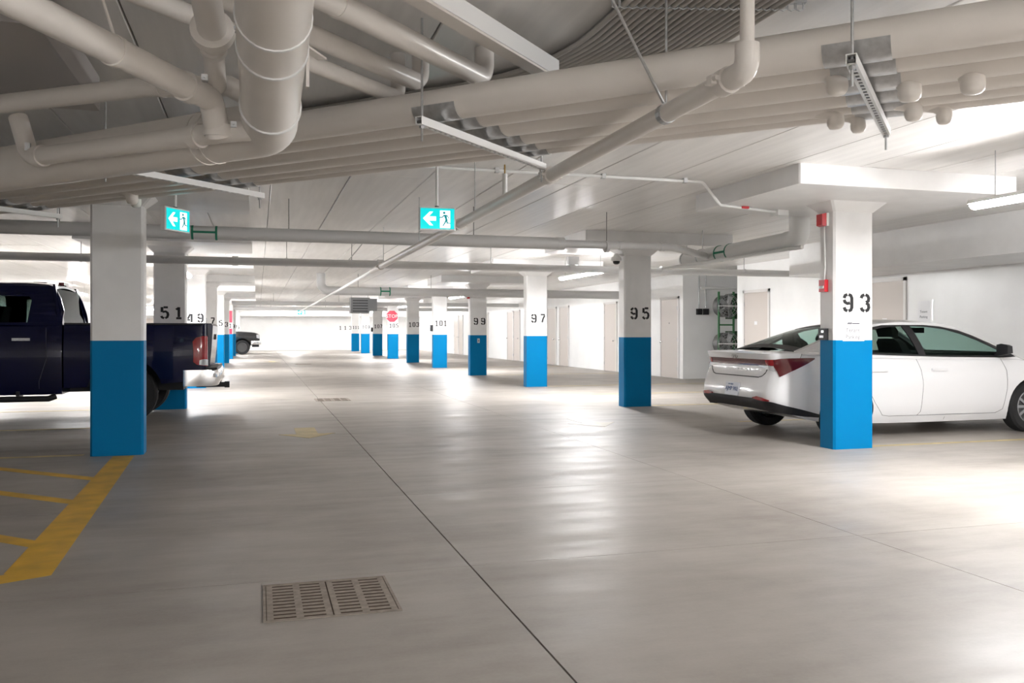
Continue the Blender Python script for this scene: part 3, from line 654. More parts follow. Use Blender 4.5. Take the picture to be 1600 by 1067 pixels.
ring(r, (-0.48,3.28,2.23), (0.45,0.9,0), rr+0.004, 0.03, name='hanger_strap')
q = MB()
for c in ((-0.205,3.68,2.27), (-0.10,3.90,2.14), (-0.10,3.95,2.10)): q.obox(c, (1,0,0), (0,1,0), (0,0,1), 0.012, 0.02, 0.012); q.cyl((c[0],c[1]-0.03,c[2]), (c[0],c[1]+0.03,c[2]), 0.005, 6)
q.build('clamp_bolts', M['galv'], r)
MB().cyl((-0.48,3.28,2.28), (-0.53,3.28,2.45), 0.006, 6).build('strap_end', M['pipe'], r); MB().cyl((-0.53,3.28,2.44), (-0.53,3.28,CZ), 0.008, 6).build('hanger_rod', M['pipe'], r)
r = thing('drain_branch', 'cream drain pipe running left in front of the big drain to an upturned elbow', 'pipe', (-0.6, 4.4, 2.15))
MB().tube(fillet([(0.02,3.90,2.13),(-0.14,3.96,2.12),(-1.12,4.94,2.145),(-1.19,5.01,2.36)], [0.10,0.09], 8), 0.046, 18).build('pipe_run', M['pipe'], r, smooth=45)
for c, d_ in (((-0.26,4.08,2.121), DV), ((-1.06,4.88,2.143), DV)): ring(r, c, d_, 0.054, 0.05, name='hub_clamp')
MB().obox((-1.12,4.90,2.19), (1,0,0), (0,1,0), (0,0,1), 0.012, 0.012, 0.02).build('clamp_bolts', M['galv'], r)
r = thing('drain_branch', 'cream drain pipe behind the others at the upper left, highest of the three', 'pipe', (-0.6, 4.3, 2.35))
MB().tube([(0.02,3.95,2.25),(-0.12,4.03,2.34),(-0.5,4.30,2.38),(-2.4,5.8,2.42)], 0.046, 16).build('pipe_run', M['pipe'], r, smooth=40)
ring(r, (-0.42,4.245,2.376), (-0.8,0.6,0.03), 0.052, 0.012)
r = thing('drain_stack', 'cream pipe with a flanged collar at the top, left of the big drain', 'pipe', (-0.2, 3.3, 2.4))
a, b = Vector((-0.24,1.9,2.72)), Vector((-0.17,3.55,2.42)); d_ = (b-a).normalized(); c2 = Vector((-0.17,3.86,2.29))
MB().tube([a, b], 0.055, 20).build('pipe_run', M['pipe'], r, smooth=40)
MB().tube([b, c2], 0.042, 18).build('lower_run', M['pipe'], r, smooth=40)
ring(r, a + (b-a)*0.55, d_, 0.0575, 0.008); ring(r, b, d_, 0.082, 0.045, name='flange_collar'); ring(r, b + (c2-b)*0.3, d_, 0.052, 0.03, name='hub_clamp')
q = MB(); q.obox(b + Vector((0.10,0.03,0.04)), (0.8,0.3,0.5), (-0.35,0.93,0), (0,0,1), 0.04, 0.015, 0.006); q.cyl(b + Vector((0.09,0.0,0.0)), b + Vector((0.12,0.0,0.09)), 0.008, 6); q.build('collar_bolt', M['galv'], r)
tag(MB().box(-2.9,-0.9,4.1,5.6,2.56,2.76).build('air_duct', mat('dark_duct', (0.42,0.40,0.39), 0.5, 0.1)), 'dark grey duct above the drain pipes at the upper left', 'duct')

# ================================================================ SMALL FAR THINGS
r = thing('unit_heater', 'grey louvred unit heater hanging far down the aisle', 'heater', (3.9, 34.6, 2.3))
MB().box(3.5,4.25,34.4,34.9,2.0,2.62).build('casing', M['heater'], r); MB().box(4.25,4.55,34.5,34.85,2.1,2.58).build('fan_housing', M['heater'], r)
for k in range(5): MB().box(3.58,4.17,34.37,34.4,2.06+k*0.105,2.10+k*0.105).build('louvre', M['slat'], r)
for x in (3.55, 4.2): MB().cyl((x,34.6,2.62), (x,34.6,CZ), 0.008, 6).build('hanger_rod', M['galv'], r)
def grate(x0, y0, x1, y1, label, n=11):
    r = thing('floor_drain', label, 'drain', ((x0+x1)/2, (y0+y1)/2, 0))
    MB().box(x0, x1, y0, y1, 0.0004, 0.0010).build('pit_shade_plate', M['pit'], r)  # flat rusty plate, the pit's shade put into its dark colour
    q = MB(); w_ = 0.013
    q.box(x0-w_, x0, y0-w_, y1+w_, 0.0004, 0.0045).box(x1, x1+w_, y0-w_, y1+w_, 0.0004, 0.0045).box(x0, x1, y0-w_, y0, 0.0004, 0.0045).box(x0, x1, y1, y1+w_, 0.0004, 0.0045); q.build('drain_frame', M['rust'], r)
    xm = (x0+x1)/2
    for (a, b) in ((x0+0.003, xm-0.003), (xm+0.003, x1-0.003)):
        q = MB(); c = (a+b)/2
        for (u0, u1) in ((a, a+0.028), (c-0.016, c+0.016), (b-0.028, b)): q.box(u0, u1, y0+0.003, y1-0.003, 0.001, 0.0032)
        p_ = (y1-y0-0.006)/n
        for k in range(n+1):
            yy = y0+0.003+k*p_; q.box(a, b, max(y0+0.003, yy-p_*0.26), min(y1-0.003, yy+p_*0.26), 0.001, 0.0030)
        q.build('grate', M['rust'], r)
grate(0.035, 3.875, 0.61, 4.415, 'rusty two panel floor drain grate in the foreground')
grate(1.02, 16.0, 1.62, 16.6, 'floor drain grate in mid aisle', 10)
grate(1.40, 34.3, 1.98, 34.9, 'small floor drain grate far down the aisle', 8)
# recess contents
r = thing('electrical_outlets', 'two black outlet boxes hanging on conduits in the wall recess', 'outlet', (11.7, R1, 1.4))
for x in (11.36, 11.56):
    MB().box(x-0.07, x+0.07, R1-0.09, R1, 1.72, 1.88).build('outlet_box', M['black'], r); MB().cyl((x,R1-0.03,1.88), (x,R1-0.03,CZ), 0.014, 8).build('conduit', M['galv'], r)
tag(MB().cyl((11.3,R1-0.25,2.42), (RX-0.03,R1-0.25,2.44), 0.035, 10).build('recess_pipe', M['white'], smooth=40), 'white horizontal pipe inside the wall recess', 'pipe')
M['darkgreen'] = mat('dark_green_casing', (0.015, 0.05, 0.02), 0.5)
for i, z0 in enumerate((1.93, 0.95)):
    r = thing('fan_unit', 'round wire fan guard on a dark green casing in the recess, %s one' % ('upper','lower')[i], 'fan', (11.7, 20.2, z0))
    MB().box(11.90, 12.35, 19.96, 20.40, z0-0.33, z0+0.33).build('casing', M['darkgreen'], r)
    MB().cyl((11.69,19.97,z0), (11.69,20.2,z0), 0.285, 28).build('shroud', M['darksteel'], r, smooth=40)
    q = MB()
    for rad in (0.07, 0.14, 0.21, 0.27, 0.30): q.tube([(11.69+rad*math.cos(a), 19.88, z0+rad*math.sin(a)) for a in [k*PI/12 for k in range(25)]], 0.006, 5)
    for k in range(12): a = k*PI/6; q.cyl((11.69,19.88,z0), (11.69+0.30*math.cos(a),19.88,z0+0.30*math.sin(a)), 0.006, 5)
    q.build('wire_guard', M['galv'], r)
    for k in range(5):
        a = k*2*PI/5; ax = Vector((math.cos(a),0,math.sin(a))); ay = Vector((-math.sin(a),0.5,math.cos(a))).normalized()
        MB().obox(Vector((11.69,19.93,z0)) + ax*0.15, ax, ay, ax.cross(ay), 0.11, 0.06, 0.004).build('fan_blade', M['galv'], r)
    MB().box(11.40,11.98,19.865,19.88,z0-0.012,z0+0.012).build('cross_bar', M['white'], r)
r = thing('fan_rack', 'green steel rack posts holding the two fans in the recess', 'rack', (11.7, 19.9, 0))
for x in (11.43, 11.86): MB().box(x-0.022, x+0.022, 19.90, 19.94, 0, 2.30).build('post', M['rackgreen'], r)
MB().box(11.45,11.84,19.91,19.93,1.42,1.46).build('rail', M['rackgreen'], r)
# ================================================================ VEHICLES
def lerp_tab(tab, x):
    if x <= tab[0][0]: return tab[0][1]
    for (a, fa), (b, fb) in zip(tab, tab[1:]):
        if x <= b:
            t = (x-a)/(b-a); return fa + (fb-fa)*t
    return tab[-1][1]
def smooth_tab(tab, x):
    """monotone-ish smooth interpolation (cosine eased between catmull tangents)"""
    n = len(tab)
    if x <= tab[0][0]: return tab[0][1]
    if x >= tab[-1][0]: return tab[-1][1]
    for i in range(n-1):
        (a, fa), (b, fb) = tab[i], tab[i+1]
        if x <= b:
            h = b-a; t = (x-a)/h
            m0 = (fb-fa)/h if i == 0 else 0.5*((fb-fa)/h + (fa-tab[i-1][1])/(a-tab[i-1][0]))
            m1 = (fb-fa)/h if i == n-2 else 0.5*((fb-fa)/h + (tab[i+2][1]-fb)/(tab[i+2][0]-b))
            if (fb-fa)*m0 <= 0: m0 = 0
            if (fb-fa)*m1 <= 0: m1 = 0
            return fa*(2*t**3-3*t*t+1) + m0*h*(t**3-2*t*t+t) + fb*(3*t*t-2*t**3) + m1*h*(t**3-t*t)
class Body:
    """lower body: x runs from the tail (0) to the nose, y half width, z up"""
    def __init__(s, xs, W, zb, zs, prof, dx_rear=None, dx_front=None, crown=0.03):
        s.xs, s.W, s.zb, s.zs, s.prof, s.dr, s.df, s.crown = xs, W, zb, zs, prof, dx_rear, dx_front, crown
        s.x0, s.x1 = xs[0], xs[-1]
    def half(s, x, z): return smooth_tab(s.W, x) * smooth_tab(s.prof, z)
    def px(s, x, z):
        d = 0.0
        if s.dr: d += smooth_tab(s.dr, z) * max(0.0, 1-(x-s.x0)/0.6)
        if s.df: d += smooth_tab(s.df, z) * max(0.0, 1-(s.x1-x)/0.6)
        return x + d
    def section(s, x, nz=14):
        b, t = smooth_tab(s.zb, x), smooth_tab(s.zs, x); pts = []
        for k in range(nz+1):
            z = b + (t-b)*k/nz; pts.append((s.px(x, z), s.half(x, z), z))
        w = pts[-1][1]
        top = [(s.px(x, t), w*0.97, t+0.012), (s.px(x, t), w*0.6, t+s.crown*0.8), (s.px(x, t), 0.0, t+s.crown)]
        bot = [(s.px(x, b), 0.0, b), (s.px(x, b), pts[0][1]*0.6, b)]
        right = [(X, -Y, Z) for X, Y, Z in bot + pts + top]
        left = [(X, Y, Z) for X, Y, Z in (bot[1:] + pts + top[:-1])][::-1]
        return right + left
    def mesh(s):
        q = MB(); secs = [s.section(x) for x in s.xs]; n = len(secs[0]); q.sections(secs, cap=False)
        h = n//2
        for si, flip in ((0, False), (len(secs)-1, True)):
            o = si*n
            for i in range(h):
                a, b = i, i+1; c, d = (n-i-1) % n if i+1 <= h else 0, (n-i) % n
                f = [o+a, o+b, o+c, o+d]; f2 = []
                for v in f:
                    if v not in f2: f2.append(v)
                if len(f2) > 2: q.f.append(f2 if flip else f2[::-1]); q.m.append(0)
        return q
    # contour coordinate l: distance from the centre line round the tail corner along the side (l<0 = right side)
    def contour(s, z, front=False):
        xs = s.xs if not front else s.xs[::-1]
        P = [(s.px(xs[0], z), 0.0)]
        fine = []
        for a, b in zip(xs, xs[1:]): fine += [a + (b-a)*k/4 for k in range(4)]
        fine.append(xs[-1])
        P += [(s.px(x, z), s.half(x, z)) for x in fine]; return P
    def at(s, l, z, off=0.0, front=False):
        P = s.contour(z, front); al = abs(l); acc = 0.0
        for (a, b) in zip(P, P[1:]):
            d = math.hypot(b[0]-a[0], b[1]-a[1])
            if acc + d >= al or b is P[-1]:
                t = (al-acc)/d if d > 1e-9 else 0; x = a[0]+(b[0]-a[0])*t; y = a[1]+(b[1]-a[1])*t
                nx, ny = -(b[1]-a[1])/d, (b[0]-a[0])/d
                if front: nx, ny = (b[1]-a[1])/d, -(b[0]-a[0])/d
                if acc < 1e-6 and not front: nx, ny = -1, 0
                if acc < 1e-6 and front: nx, ny = 1, 0
                return Vector((x+nx*off, (y+ny*off)*(1 if l >= 0 else -1), z))
            acc += d
    def side(s, x, z, sg, off=0.0): return Vector((s.px(x, z), sg*(s.half(x, z)+off), z))
def decal(body, cols, off=0.006, thick=0.02, front=False, n=6):
    """cols: list of (l, z_low, z_high) from left to right; closed slab following the surface"""
    fine = []
    for (a, b) in zip(cols, cols[1:]):
        m_ = max(1, int(abs(b[0]-a[0])/0.04))
        for k in range(m_): t = k/m_; fine.append(tuple(a[i]+(b[i]-a[i])*t for i in range(3)))
    fine.append(cols[-1]); secs = []
    for (l, z0, z1) in fine:
        zz = [z0 + (z1-z0)*k/n for k in range(n+1)]
        secs.append([body.at(l, z, off, front) for z in zz] + [body.at(l, z, off-thick, front) for z in zz[::-1]])
    return MB().sections(secs)
def seam(body, pts, sg, w_=0.004, off=0.0015):
    q = MB(); P = []
    for (a, b) in zip(pts, pts[1:]):
        m_ = max(1, int(math.hypot(b[0]-a[0], b[1]-a[1])/0.05))
        P += [(a[0]+(b[0]-a[0])*k/m_, a[1]+(b[1]-a[1])*k/m_) for k in range(m_)]
    P.append(pts[-1]); secs = []
    for i, p in enumerate(P):
        a, b = P[max(0, i-1)], P[min(len(P)-1, i+1)]; dx, dz = b[0]-a[0], b[1]-a[1]; l = math.hypot(dx, dz); nx, nz = -dz/l*w_/2, dx/l*w_/2
        A, B = (p[0]+nx, p[1]+nz), (p[0]-nx, p[1]-nz)
        secs.append([body.side(*A, sg, off), body.side(*B, sg, off), body.side(*B, sg, off-0.01), body.side(*A, sg, off-0.01)])
    return q.sections(secs)
def cut(obj, cyls, m2):
    """wheel arches: boolean difference, result baked into the mesh"""
    obj.data.materials.append(m2); tmp = []
    for (x, z, R_, y0, y1) in cyls:
        q = MB(); q.mi = 1; q.cyl((x, y0, z), (x, y1, z), R_, 32); c = q.build('cutter', [m2, m2], None)
        m_ = obj.modifiers.new('b', 'BOOLEAN'); m_.object = c; m_.operation = 'DIFFERENCE'; m_.solver = 'EXACT'; tmp.append(c)
    par = obj.parent; obj.parent = None
    bpy.context.view_layer.update(); dg = bpy.context.evaluated_depsgraph_get()
    me = bpy.data.meshes.new_from_object(obj.evaluated_get(dg)); obj.modifiers.clear(); old = obj.data; obj.data = me; bpy.data.meshes.remove(old)
    obj.parent = par
    for c in tmp: bpy.data.objects.remove(c)
    for p in obj.data.polygons: p.use_smooth = True
    obj.data.set_sharp_from_angle(angle=math.radians(32))
def wheel(parent, x, y, R_, wd, sg, rimm, spokes=10, name='wheel'):
    """tyre with hub and spokes; sg=+1 outward is +y"""
    e = bpy.data.objects.new(name, None); COL.objects.link(e); e.parent = parent; e.location = (x, y, R_)
    h = wd/2; ri = R_*0.66
    MB().lathe([(ri,-h*0.9),(R_*0.93,-h),(R_,-h*0.72),(R_,h*0.72),(R_*0.93,h),(ri,h*0.9),(ri*0.97,0),(ri,-h*0.9)], (0,0,0), 'y', 36).build('tyre', M['tyre'], e, local=True, smooth=35)
    q = MB(); q.lathe([(ri*0.97,-h*0.8),(ri,sg*h*0.85),(ri*0.93,sg*h*0.9),(ri*0.9,sg*h*0.3),(ri*0.9,-h*0.8)], (0,0,0), 'y', 36)
    q.lathe([(0.0,sg*h*0.7),(ri*0.2,sg*h*0.68),(ri*0.22,sg*h*0.3),(0.0,sg*h*0.3)], (0,0,0), 'y', 16)
    for k in range(spokes):
        a = 2*PI*k/spokes; ax = Vector((math.cos(a),0,math.sin(a))); q.obox(ax*(ri*0.56) + Vector((0,sg*h*0.55,0)), ax, Vector((0,1,0)), ax.cross(Vector((0,1,0))), ri*0.40, h*0.10, ri*0.075)
    q.build('rim', rimm, e, local=True, smooth=35)
    MB().cyl((0,sg*h*0.25,0), (0,sg*h*0.3,0), ri*0.9, 28).build('brake_disc', M['darksteel'], e, local=True)
    return e
class Cabin:
    """greenhouse: belt line (y_b,z_b) and roof edge (y_e,z_e) tables along x"""
    def __init__(s, zb, zr, yb, ye, crown=0.05): s.zb, s.zr, s.yb, s.ye, s.crown = zb, zr, yb, ye, crown
    def edge(s, x): return smooth_tab(s.ye, x), smooth_tab(s.zr, x) - s.crown
    def side(s, x, z, sg, off=0.0):
        zb, yb = smooth_tab(s.zb, x), smooth_tab(s.yb, x); ye, ze = s.edge(x)
        t = (z-zb)/max(0.02, ze-zb); t = max(-0.2, min(1.0, t))
        y = yb + (ye-yb)*t + 0.035*math.sin(PI*max(0, min(1, t)))
        return Vector((x, sg*(y+off), z))
    def top(s, x, v, off=0.0):
        ye, ze = s.edge(x); return Vector((x, v*ye, ze + s.crown*(1-v*v) + off))
    def panel(s, outer, holes, sg, off0, off1):
        loops = [outer] + holes; allp = [p for l in loops for p in l]; n = len(allp)
        tri = tessellate_polygon([[Vector((p[0], p[1], 0)) for p in l] for l in loops]); q = MB()
        A = [s.side(p[0], p[1], sg, off0) for p in allp]; B = [s.side(p[0], p[1], sg, off1) for p in allp]
        fs = [tuple(t) for t in tri] + [tuple(i+n for i in t)[::-1] for t in tri]; o = 0
        for l in loops:
            m_ = len(l)
            for i in range(m_): j = (i+1) % m_; fs.append((o+i, o+j, o+j+n, o+i+n))
            o += m_
        return q.add(A+B, fs)
    def strip(s, x0, x1, v0, v1, off0, off1, nx=14, nv=8, zdrop=0.0):
        q = MB(); secs = []
        for k in range(nx+1):
            x = x0 + (x1-x0)*k/nx; vv = [v0+(v1-v0)*j/nv for j in range(nv+1)]
            secs.append([s.top(x, v, off0) for v in vv] + [s.top(x, v, off1) for v in vv[::-1]])
        return q.sections(secs)
def dense(poly, step=0.06):
    out = []
    for a, b in zip(poly, poly[1:] + poly[:1]):
        m_ = max(1, int(math.hypot(b[0]-a[0], b[1]-a[1])/step)); out += [(a[0]+(b[0]-a[0])*k/m_, a[1]+(b[1]-a[1])*k/m_) for k in range(m_)]
    return out
def ribbon(rowA, rowB, t=0.012):
    q = MB(); up = Vector((0,0,-t)); return q.sections([[a, b, b+up, a+up] for a, b in zip(rowA, rowB)])

# ---------------------------------------------------------------- white sedan
def sedan(loc, label):
    r = thing('sedan_car', label, 'car', loc)
    xs = [0,0.02,0.05,0.09,0.15,0.24,0.38,0.55,0.75,0.98,1.25,1.6,2.0,2.4,2.8,3.2,3.5,3.7,3.9,4.1,4.28,4.42,4.53,4.61,4.66,4.68]
    W = [(0,0.70),(0.02,0.745),(0.05,0.785),(0.09,0.82),(0.15,0.85),(0.24,0.875),(0.4,0.893),(0.75,0.908),(1.3,0.912),(3.4,0.912),(3.8,0.905),(4.1,0.88),(4.35,0.81),(4.53,0.71),(4.62,0.6),(4.68,0.44)]
    zb = [(0,0.34),(0.1,0.33),(0.3,0.27),(0.65,0.21),(1.3,0.175),(3.3,0.17),(4.1,0.18),(4.68,0.24)]
    zs = [(0,1.00),(0.3,1.005),(0.8,0.985),(1.4,0.955),(2.4,0.93),(3.3,0.915),(3.7,0.89),(4.2,0.80),(4.5,0.71),(4.68,0.58)]
    prof = [(0.17,0.90),(0.26,0.955),(0.36,0.982),(0.52,0.995),(0.66,1.0),(0.78,0.985),(0.9,0.955),(0.97,0.925),(1.02,0.90)]
    dr = [(0.17,0.18),(0.34,0.09),(0.42,0.02),(0.50,0.0),(0.60,0.015),(0.70,0.05),(0.80,0.085),(0.88,0.085),(0.94,0.06),(1.0,0.02),(1.05,0.0)]
    B = Body(xs, W, zb, zs, prof, dr)
    body = B.mesh().build('body_shell', M['carwhite'], r, local=True, smooth=32)
    xr, xf, RT = 0.98, 3.70, 0.318
    cut(body, [(x, RT, 0.365, y0, y1) for x in (xr, xf) for (y0, y1) in ((-1.1,-0.62),(0.62,1.1))], M['interior'])
    for x in (xr, xf):
        for sg in (-1, 1): wheel(r, x, sg*0.785, RT, 0.205, sg, M['rim'])
    # cabin
    zbT = [(0.35,1.0),(0.8,0.985),(1.4,0.955),(2.4,0.93),(3.3,0.915),(3.7,0.90)]
    zrT = [(0.40,1.055),(0.62,1.125),(0.9,1.22),(1.25,1.325),(1.6,1.39),(2.0,1.42),(2.3,1.42),(2.6,1.395),(2.85,1.34),(3.15,1.22),(3.45,1.075),(3.68,0.955)]
    ybT = [(0.35,0.80),(0.8,0.855),(1.4,0.862),(2.4,0.865),(3.3,0.86),(3.7,0.84)]
    yeT = [(0.40,0.70),(0.8,0.63),(1.3,0.575),(1.8,0.565),(2.5,0.575),(2.9,0.62),(3.3,0.70),(3.68,0.78)]
    K = Cabin(zbT, zrT, ybT, yeT, 0.045)
    ed = lambda x, d=0.0: (x, K.edge(x)[1] - d)
    up = [ed(x) for x in (0.46,0.62,0.9,1.2,1.5,1.8,2.1,2.4,2.65,2.85,3.1,3.35,3.6)]
    lo = [(x, smooth_tab(zbT, x)-0.01) for x in (3.64,3.3,2.8,2.4,2.0,1.6,1.2,0.9,0.6,0.42)]
    dlo = [(0.86,1.0),(0.96,1.07),(1.15,1.19),(1.4,1.285),(1.7,1.335)] + [ed(x,0.035) for x in (2.0,2.3,2.55,2.8,3.0,3.2,3.4)] + [(3.50,0.945),(3.3,0.935),(2.4,0.95),(1.6,0.975),(1.2,0.99)]
    w1 = [(1.02,1.06),(1.2,1.17),(1.45,1.262),(1.70,1.305),(1.98,1.325),(2.03,0.985),(1.6,1.0),(1.2,1.012)]
    w2 = [(2.13,0.975),(2.10,1.325),(2.35,1.315),(2.6,1.285),(2.83,1.225),(3.05,1.135),(3.26,1.03),(3.34,0.965),(2.7,0.965)]
    for sg in (-1, 1):
        K.panel(dense(up + lo), [dense(dlo)], sg, 0.0, -0.02).build('side_frame', M['carwhite'], r, local=True)
        K.panel(dense(dlo), [dense(w1), dense(w2)], sg, 0.002, -0.02).build('window_trim', M['black'], r, local=True)
        K.panel(dense(w1), [], sg, -0.006, -0.010).build('rear_door_window', M['glass'], r, local=True)
        K.panel(dense(w2), [], sg, -0.006, -0.010).build('front_door_window', M['glass'], r, local=True)
    K.strip(1.32, 2.72, -1, 1, 0.0, -0.02).build('roof', M['carwhite'], r, local=True, smooth=40)
    for a, b, nm in ((0.44, 1.32, 'rear_window'), (2.72, 3.66, 'windscreen')):
        K.strip(a, b, -0.93, 0.93, -0.004, -0.009).build(nm, M['glass'], r, local=True, smooth=40)
        for sg in (-1, 1): K.strip(a, b, sg*0.92, sg*1.0, 0.0, -0.02, nv=2).build('pillar', M['carwhite'] if nm == 'windscreen' else M['carwhite'], r, local=True, smooth=40)
    K.strip(1.26, 1.34, -0.93, 0.93, 0.001, -0.004, nx=2).build('glass_border', M['black'], r, local=True)
    K.strip(0.44, 0.56, -0.93, 0.93, -0.002, -0.006, nx=2).build('glass_border', M['black'], r, local=True)
    q = MB(); q.lathe([(0.0,0.05),(0.03,0.02),(0.05,0.0)], (0,0,0), 'z', 10)
    q = MB(); q.sections([[(1.42,-0.012,1.375),(1.62,-0.012,1.41),(1.62,0.012,1.41),(1.42,0.012,1.375)],[(1.36,-0.006,1.45),(1.44,-0.006,1.455),(1.44,0.006,1.455),(1.36,0.006,1.45)]]); q.build('roof_antenna', M['black'], r, local=True)
    # interior
    MB().box(0.9,3.5,-0.74,0.74,0.80,1.0).build('interior_tub', M['interior'], r, local=True)
    MB().sections([[(3.2,-0.7,1.0),(3.2,0.7,1.0),(3.2,0.7,1.01),(3.2,-0.7,1.01)],[(3.6,-0.7,0.97),(3.6,0.7,0.97),(3.6,0.7,0.99),(3.6,-0.7,0.99)]]).build('dashboard', M['interior'], r, local=True)
    for sg in (-1, 1):
        for sx, hx in ((1.18,0.0),(2.08,0.0)):
            s_ = bpy.data.objects.new('seat', None); COL.objects.link(s_); s_.parent = r; s_.location = (sx, sg*0.36, 0.9)
            MB().sections([[(0.0,-0.23,0.0),(0.14,-0.23,0.0),(0.14,0.23,0.0),(0.0,0.23,0.0)],[(-0.10,-0.2,0.22),(0.0,-0.2,0.22),(0.0,0.2,0.22),(-0.10,0.2,0.22)],[(-0.12,-0.14,0.27),(-0.04,-0.14,0.27),(-0.04,0.14,0.27),(-0.12,0.14,0.27)]]).build('seat_back', M['interior'], s_, local=True, smooth=50)
            hh = 0.42 if sx > 2 else 0.33
            MB().sections([[(-0.13,-0.13,hh-0.13),(-0.05,-0.13,hh-0.13),(-0.05,0.13,hh-0.13),(-0.13,0.13,hh-0.13)],[(-0.15,-0.14,hh-0.06),(-0.05,-0.14,hh-0.06),(-0.05,0.14,hh-0.06),(-0.15,0.14,hh-0.06)],[(-0.14,-0.11,hh),(-0.07,-0.11,hh),(-0.07,0.11,hh),(-0.14,0.11,hh)]]).build('headrest', M['interior'], s_, local=True, smooth=50)
    MB().box(2.72,2.76,-0.12,0.12,1.24,1.31).build('mirror_inside', M['interior'], r, local=True)
    # tail: light bar, lamps, boot lid line, bumper, plate
    decal(B, [(-0.80,0.85,0.935),(-0.66,0.855,0.93),(0.66,0.855,0.93),(0.80,0.85,0.935)], 0.004, 0.03).build('light_bar', M['lampdark'], r, local=True, smooth=40)
    for sg in (-1, 1):
        c = [(sg*0.50,0.872,0.915),(sg*0.70,0.862,0.93),(sg*0.80,0.80,0.945),(sg*0.86,0.735,0.95),(sg*0.95,0.80,0.95),(sg*1.10,0.865,0.95),(sg*1.26,0.935,0.95)]
        c2 = [(sg*0.74,0.85,0.93),(sg*0.83,0.735,0.945),(sg*0.93,0.795,0.95),(sg*1.08,0.865,0.952),(sg*1.24,0.94,0.952)]
        if sg > 0: pass
        decal(B, c2, 0.010, 0.03).build('tail_lamp', M['lampdark'], r, local=True, smooth=40)
        decal(B, [(sg*0.62,0.872,0.925),(sg*0.72,0.862,0.93),(sg*0.79,0.85,0.935)], 0.008, 0.03).build('brake_lamp', M['lamp'], r, local=True, smooth=40)
        decal(B, [(sg*0.46,0.852,0.86),(sg*0.62,0.822,0.86),(sg*0.735,0.795,0.858),(sg*0.755,0.80,0.85)], 0.006, 0.03).build('reverse_lamp', M['clear'], r, local=True, smooth=40)
        decal(B, [(sg*0.47,0.475,0.485),(sg*0.56,0.462,0.505),(sg*0.66,0.455,0.495),(sg*0.76,0.455,0.47)], 0.016, 0.03).build('reflector', M['lamp'], r, local=True, smooth=40)
        decal(B, [(sg*0.495,0.716,0.727),(sg*0.56,0.73,0.742),(sg*0.61,0.765,0.785),(sg*0.64,0.81,0.84)], 0.003, 0.012, n=1).build('panel_gap', M['seam'], r, local=True)
        seam(B, [(0.98,1.0),(1.0,0.9),(0.93,0.80),(0.80,0.74)], sg).build('panel_gap', M['seam'], r, local=True)
        seam(B, [(0.42,1.0),(0.36,0.94)], sg).build('panel_gap', M['seam'], r, local=True)
        seam(B, [(1.97,0.95),(2.02,0.80),(2.04,0.62),(2.02,0.30),(1.98,0.255)], sg).build('door_gap', M['seam'], r, local=True)
        seam(B, [(1.24,0.62),(1.36,0.42),(1.48,0.27),(1.58,0.255),(3.15,0.255),(3.25,0.30),(3.30,0.55),(3.30,0.78),(3.24,0.92)], sg).build('door_gap', M['seam'], r, local=True)
        seam(B, [(2.4,0.225),(2.4,0.175)], sg).build('door_gap', M['seam'], r, local=True)
        for hx in (1.32, 2.18):
            p = B.side(hx+0.1, 0.80, sg, 0.012); MB().obox(p, (1,0,0), (0,1,0), (0,0,1), 0.11, 0.012, 0.014).build('door_handle', M['carwhite'], r, local=True)
        # mirror
        mx = 3.17
        q = MB(); q.sections([[(mx-0.02,sg*0.86,0.955),(mx+0.10,sg*0.86,0.955),(mx+0.10,sg*0.86,0.985),(mx-0.02,sg*0.86,0.985)],[(mx-0.02,sg*0.93,0.96),(mx+0.08,sg*0.93,0.96),(mx+0.08,sg*0.93,1.0),(mx-0.02,sg*0.93,1.0)]]); m_ = q.build('door_mirror', M['black'], r, local=True)
        q = MB(); q.sections([[(mx-0.03,sg*0.90,0.975),(mx+0.10,sg*0.90,0.985),(mx+0.08,sg*0.90,1.085),(mx-0.03,sg*0.90,1.095)],[(mx-0.04,sg*0.98,0.965),(mx+0.11,sg*0.98,0.985),(mx+0.09,sg*0.98,1.095),(mx-0.04,sg*0.98,1.11)],[(mx-0.02,sg*1.06,0.985),(mx+0.06,sg*1.06,0.995),(mx+0.05,sg*1.06,1.08),(mx-0.02,sg*1.06,1.09)]]); q.build('mirror_housing', M['black'], m_, local=True, smooth=50)
        decal(B, [(sg*0.30,0.60,0.70),(sg*0.55,0.62,0.76),(sg*0.85,0.66,0.79),(sg*1.0,0.70,0.80)], 0.006, 0.03, True).build('headlamp', M['clear'], r, local=True, smooth=40)
    decal(B, [(-1.35,0.255,0.27),(-1.05,0.28,0.37),(-0.80,0.32,0.445),(-0.6,0.335,0.475),(-0.4,0.345,0.475),(0.4,0.345,0.475),(0.6,0.335,0.475),(0.80,0.32,0.445),(1.05,0.28,0.37),(1.35,0.255,0.27)], 0.012, 0.03).build('bumper_trim', M['black'], r, local=True, smooth=40)
    decal(B, [(-0.5,0.715,0.727),(0.5,0.715,0.727)], 0.003, 0.02, n=1).build('boot_lid_gap', M['seam'], r, local=True)
    q = MB(); q.obox(B.at(0, 0.56, 0.004), (0,1,0), (0.15,0,1), (1,0,-0.15), 0.155, 0.078, 0.006); pl = q.build('licence_plate', M['plate'], r, local=True)
    p0 = B.at(0, 0.56, 0.013)
    text_mesh('plate_number', 'AJMP 902', 0.072, M['plateblue'], pl, (p0.x-0.003, 0.0, 0.56), (math.radians(81), 0, -PI/2), depth=0.001)
    text_mesh('plate_slogan', 'YOURS TO DISCOVER', 0.02, M['plateblue'], pl, (p0.x+0.006, 0.0, 0.505), (math.radians(81), 0, -PI/2), depth=0.001)
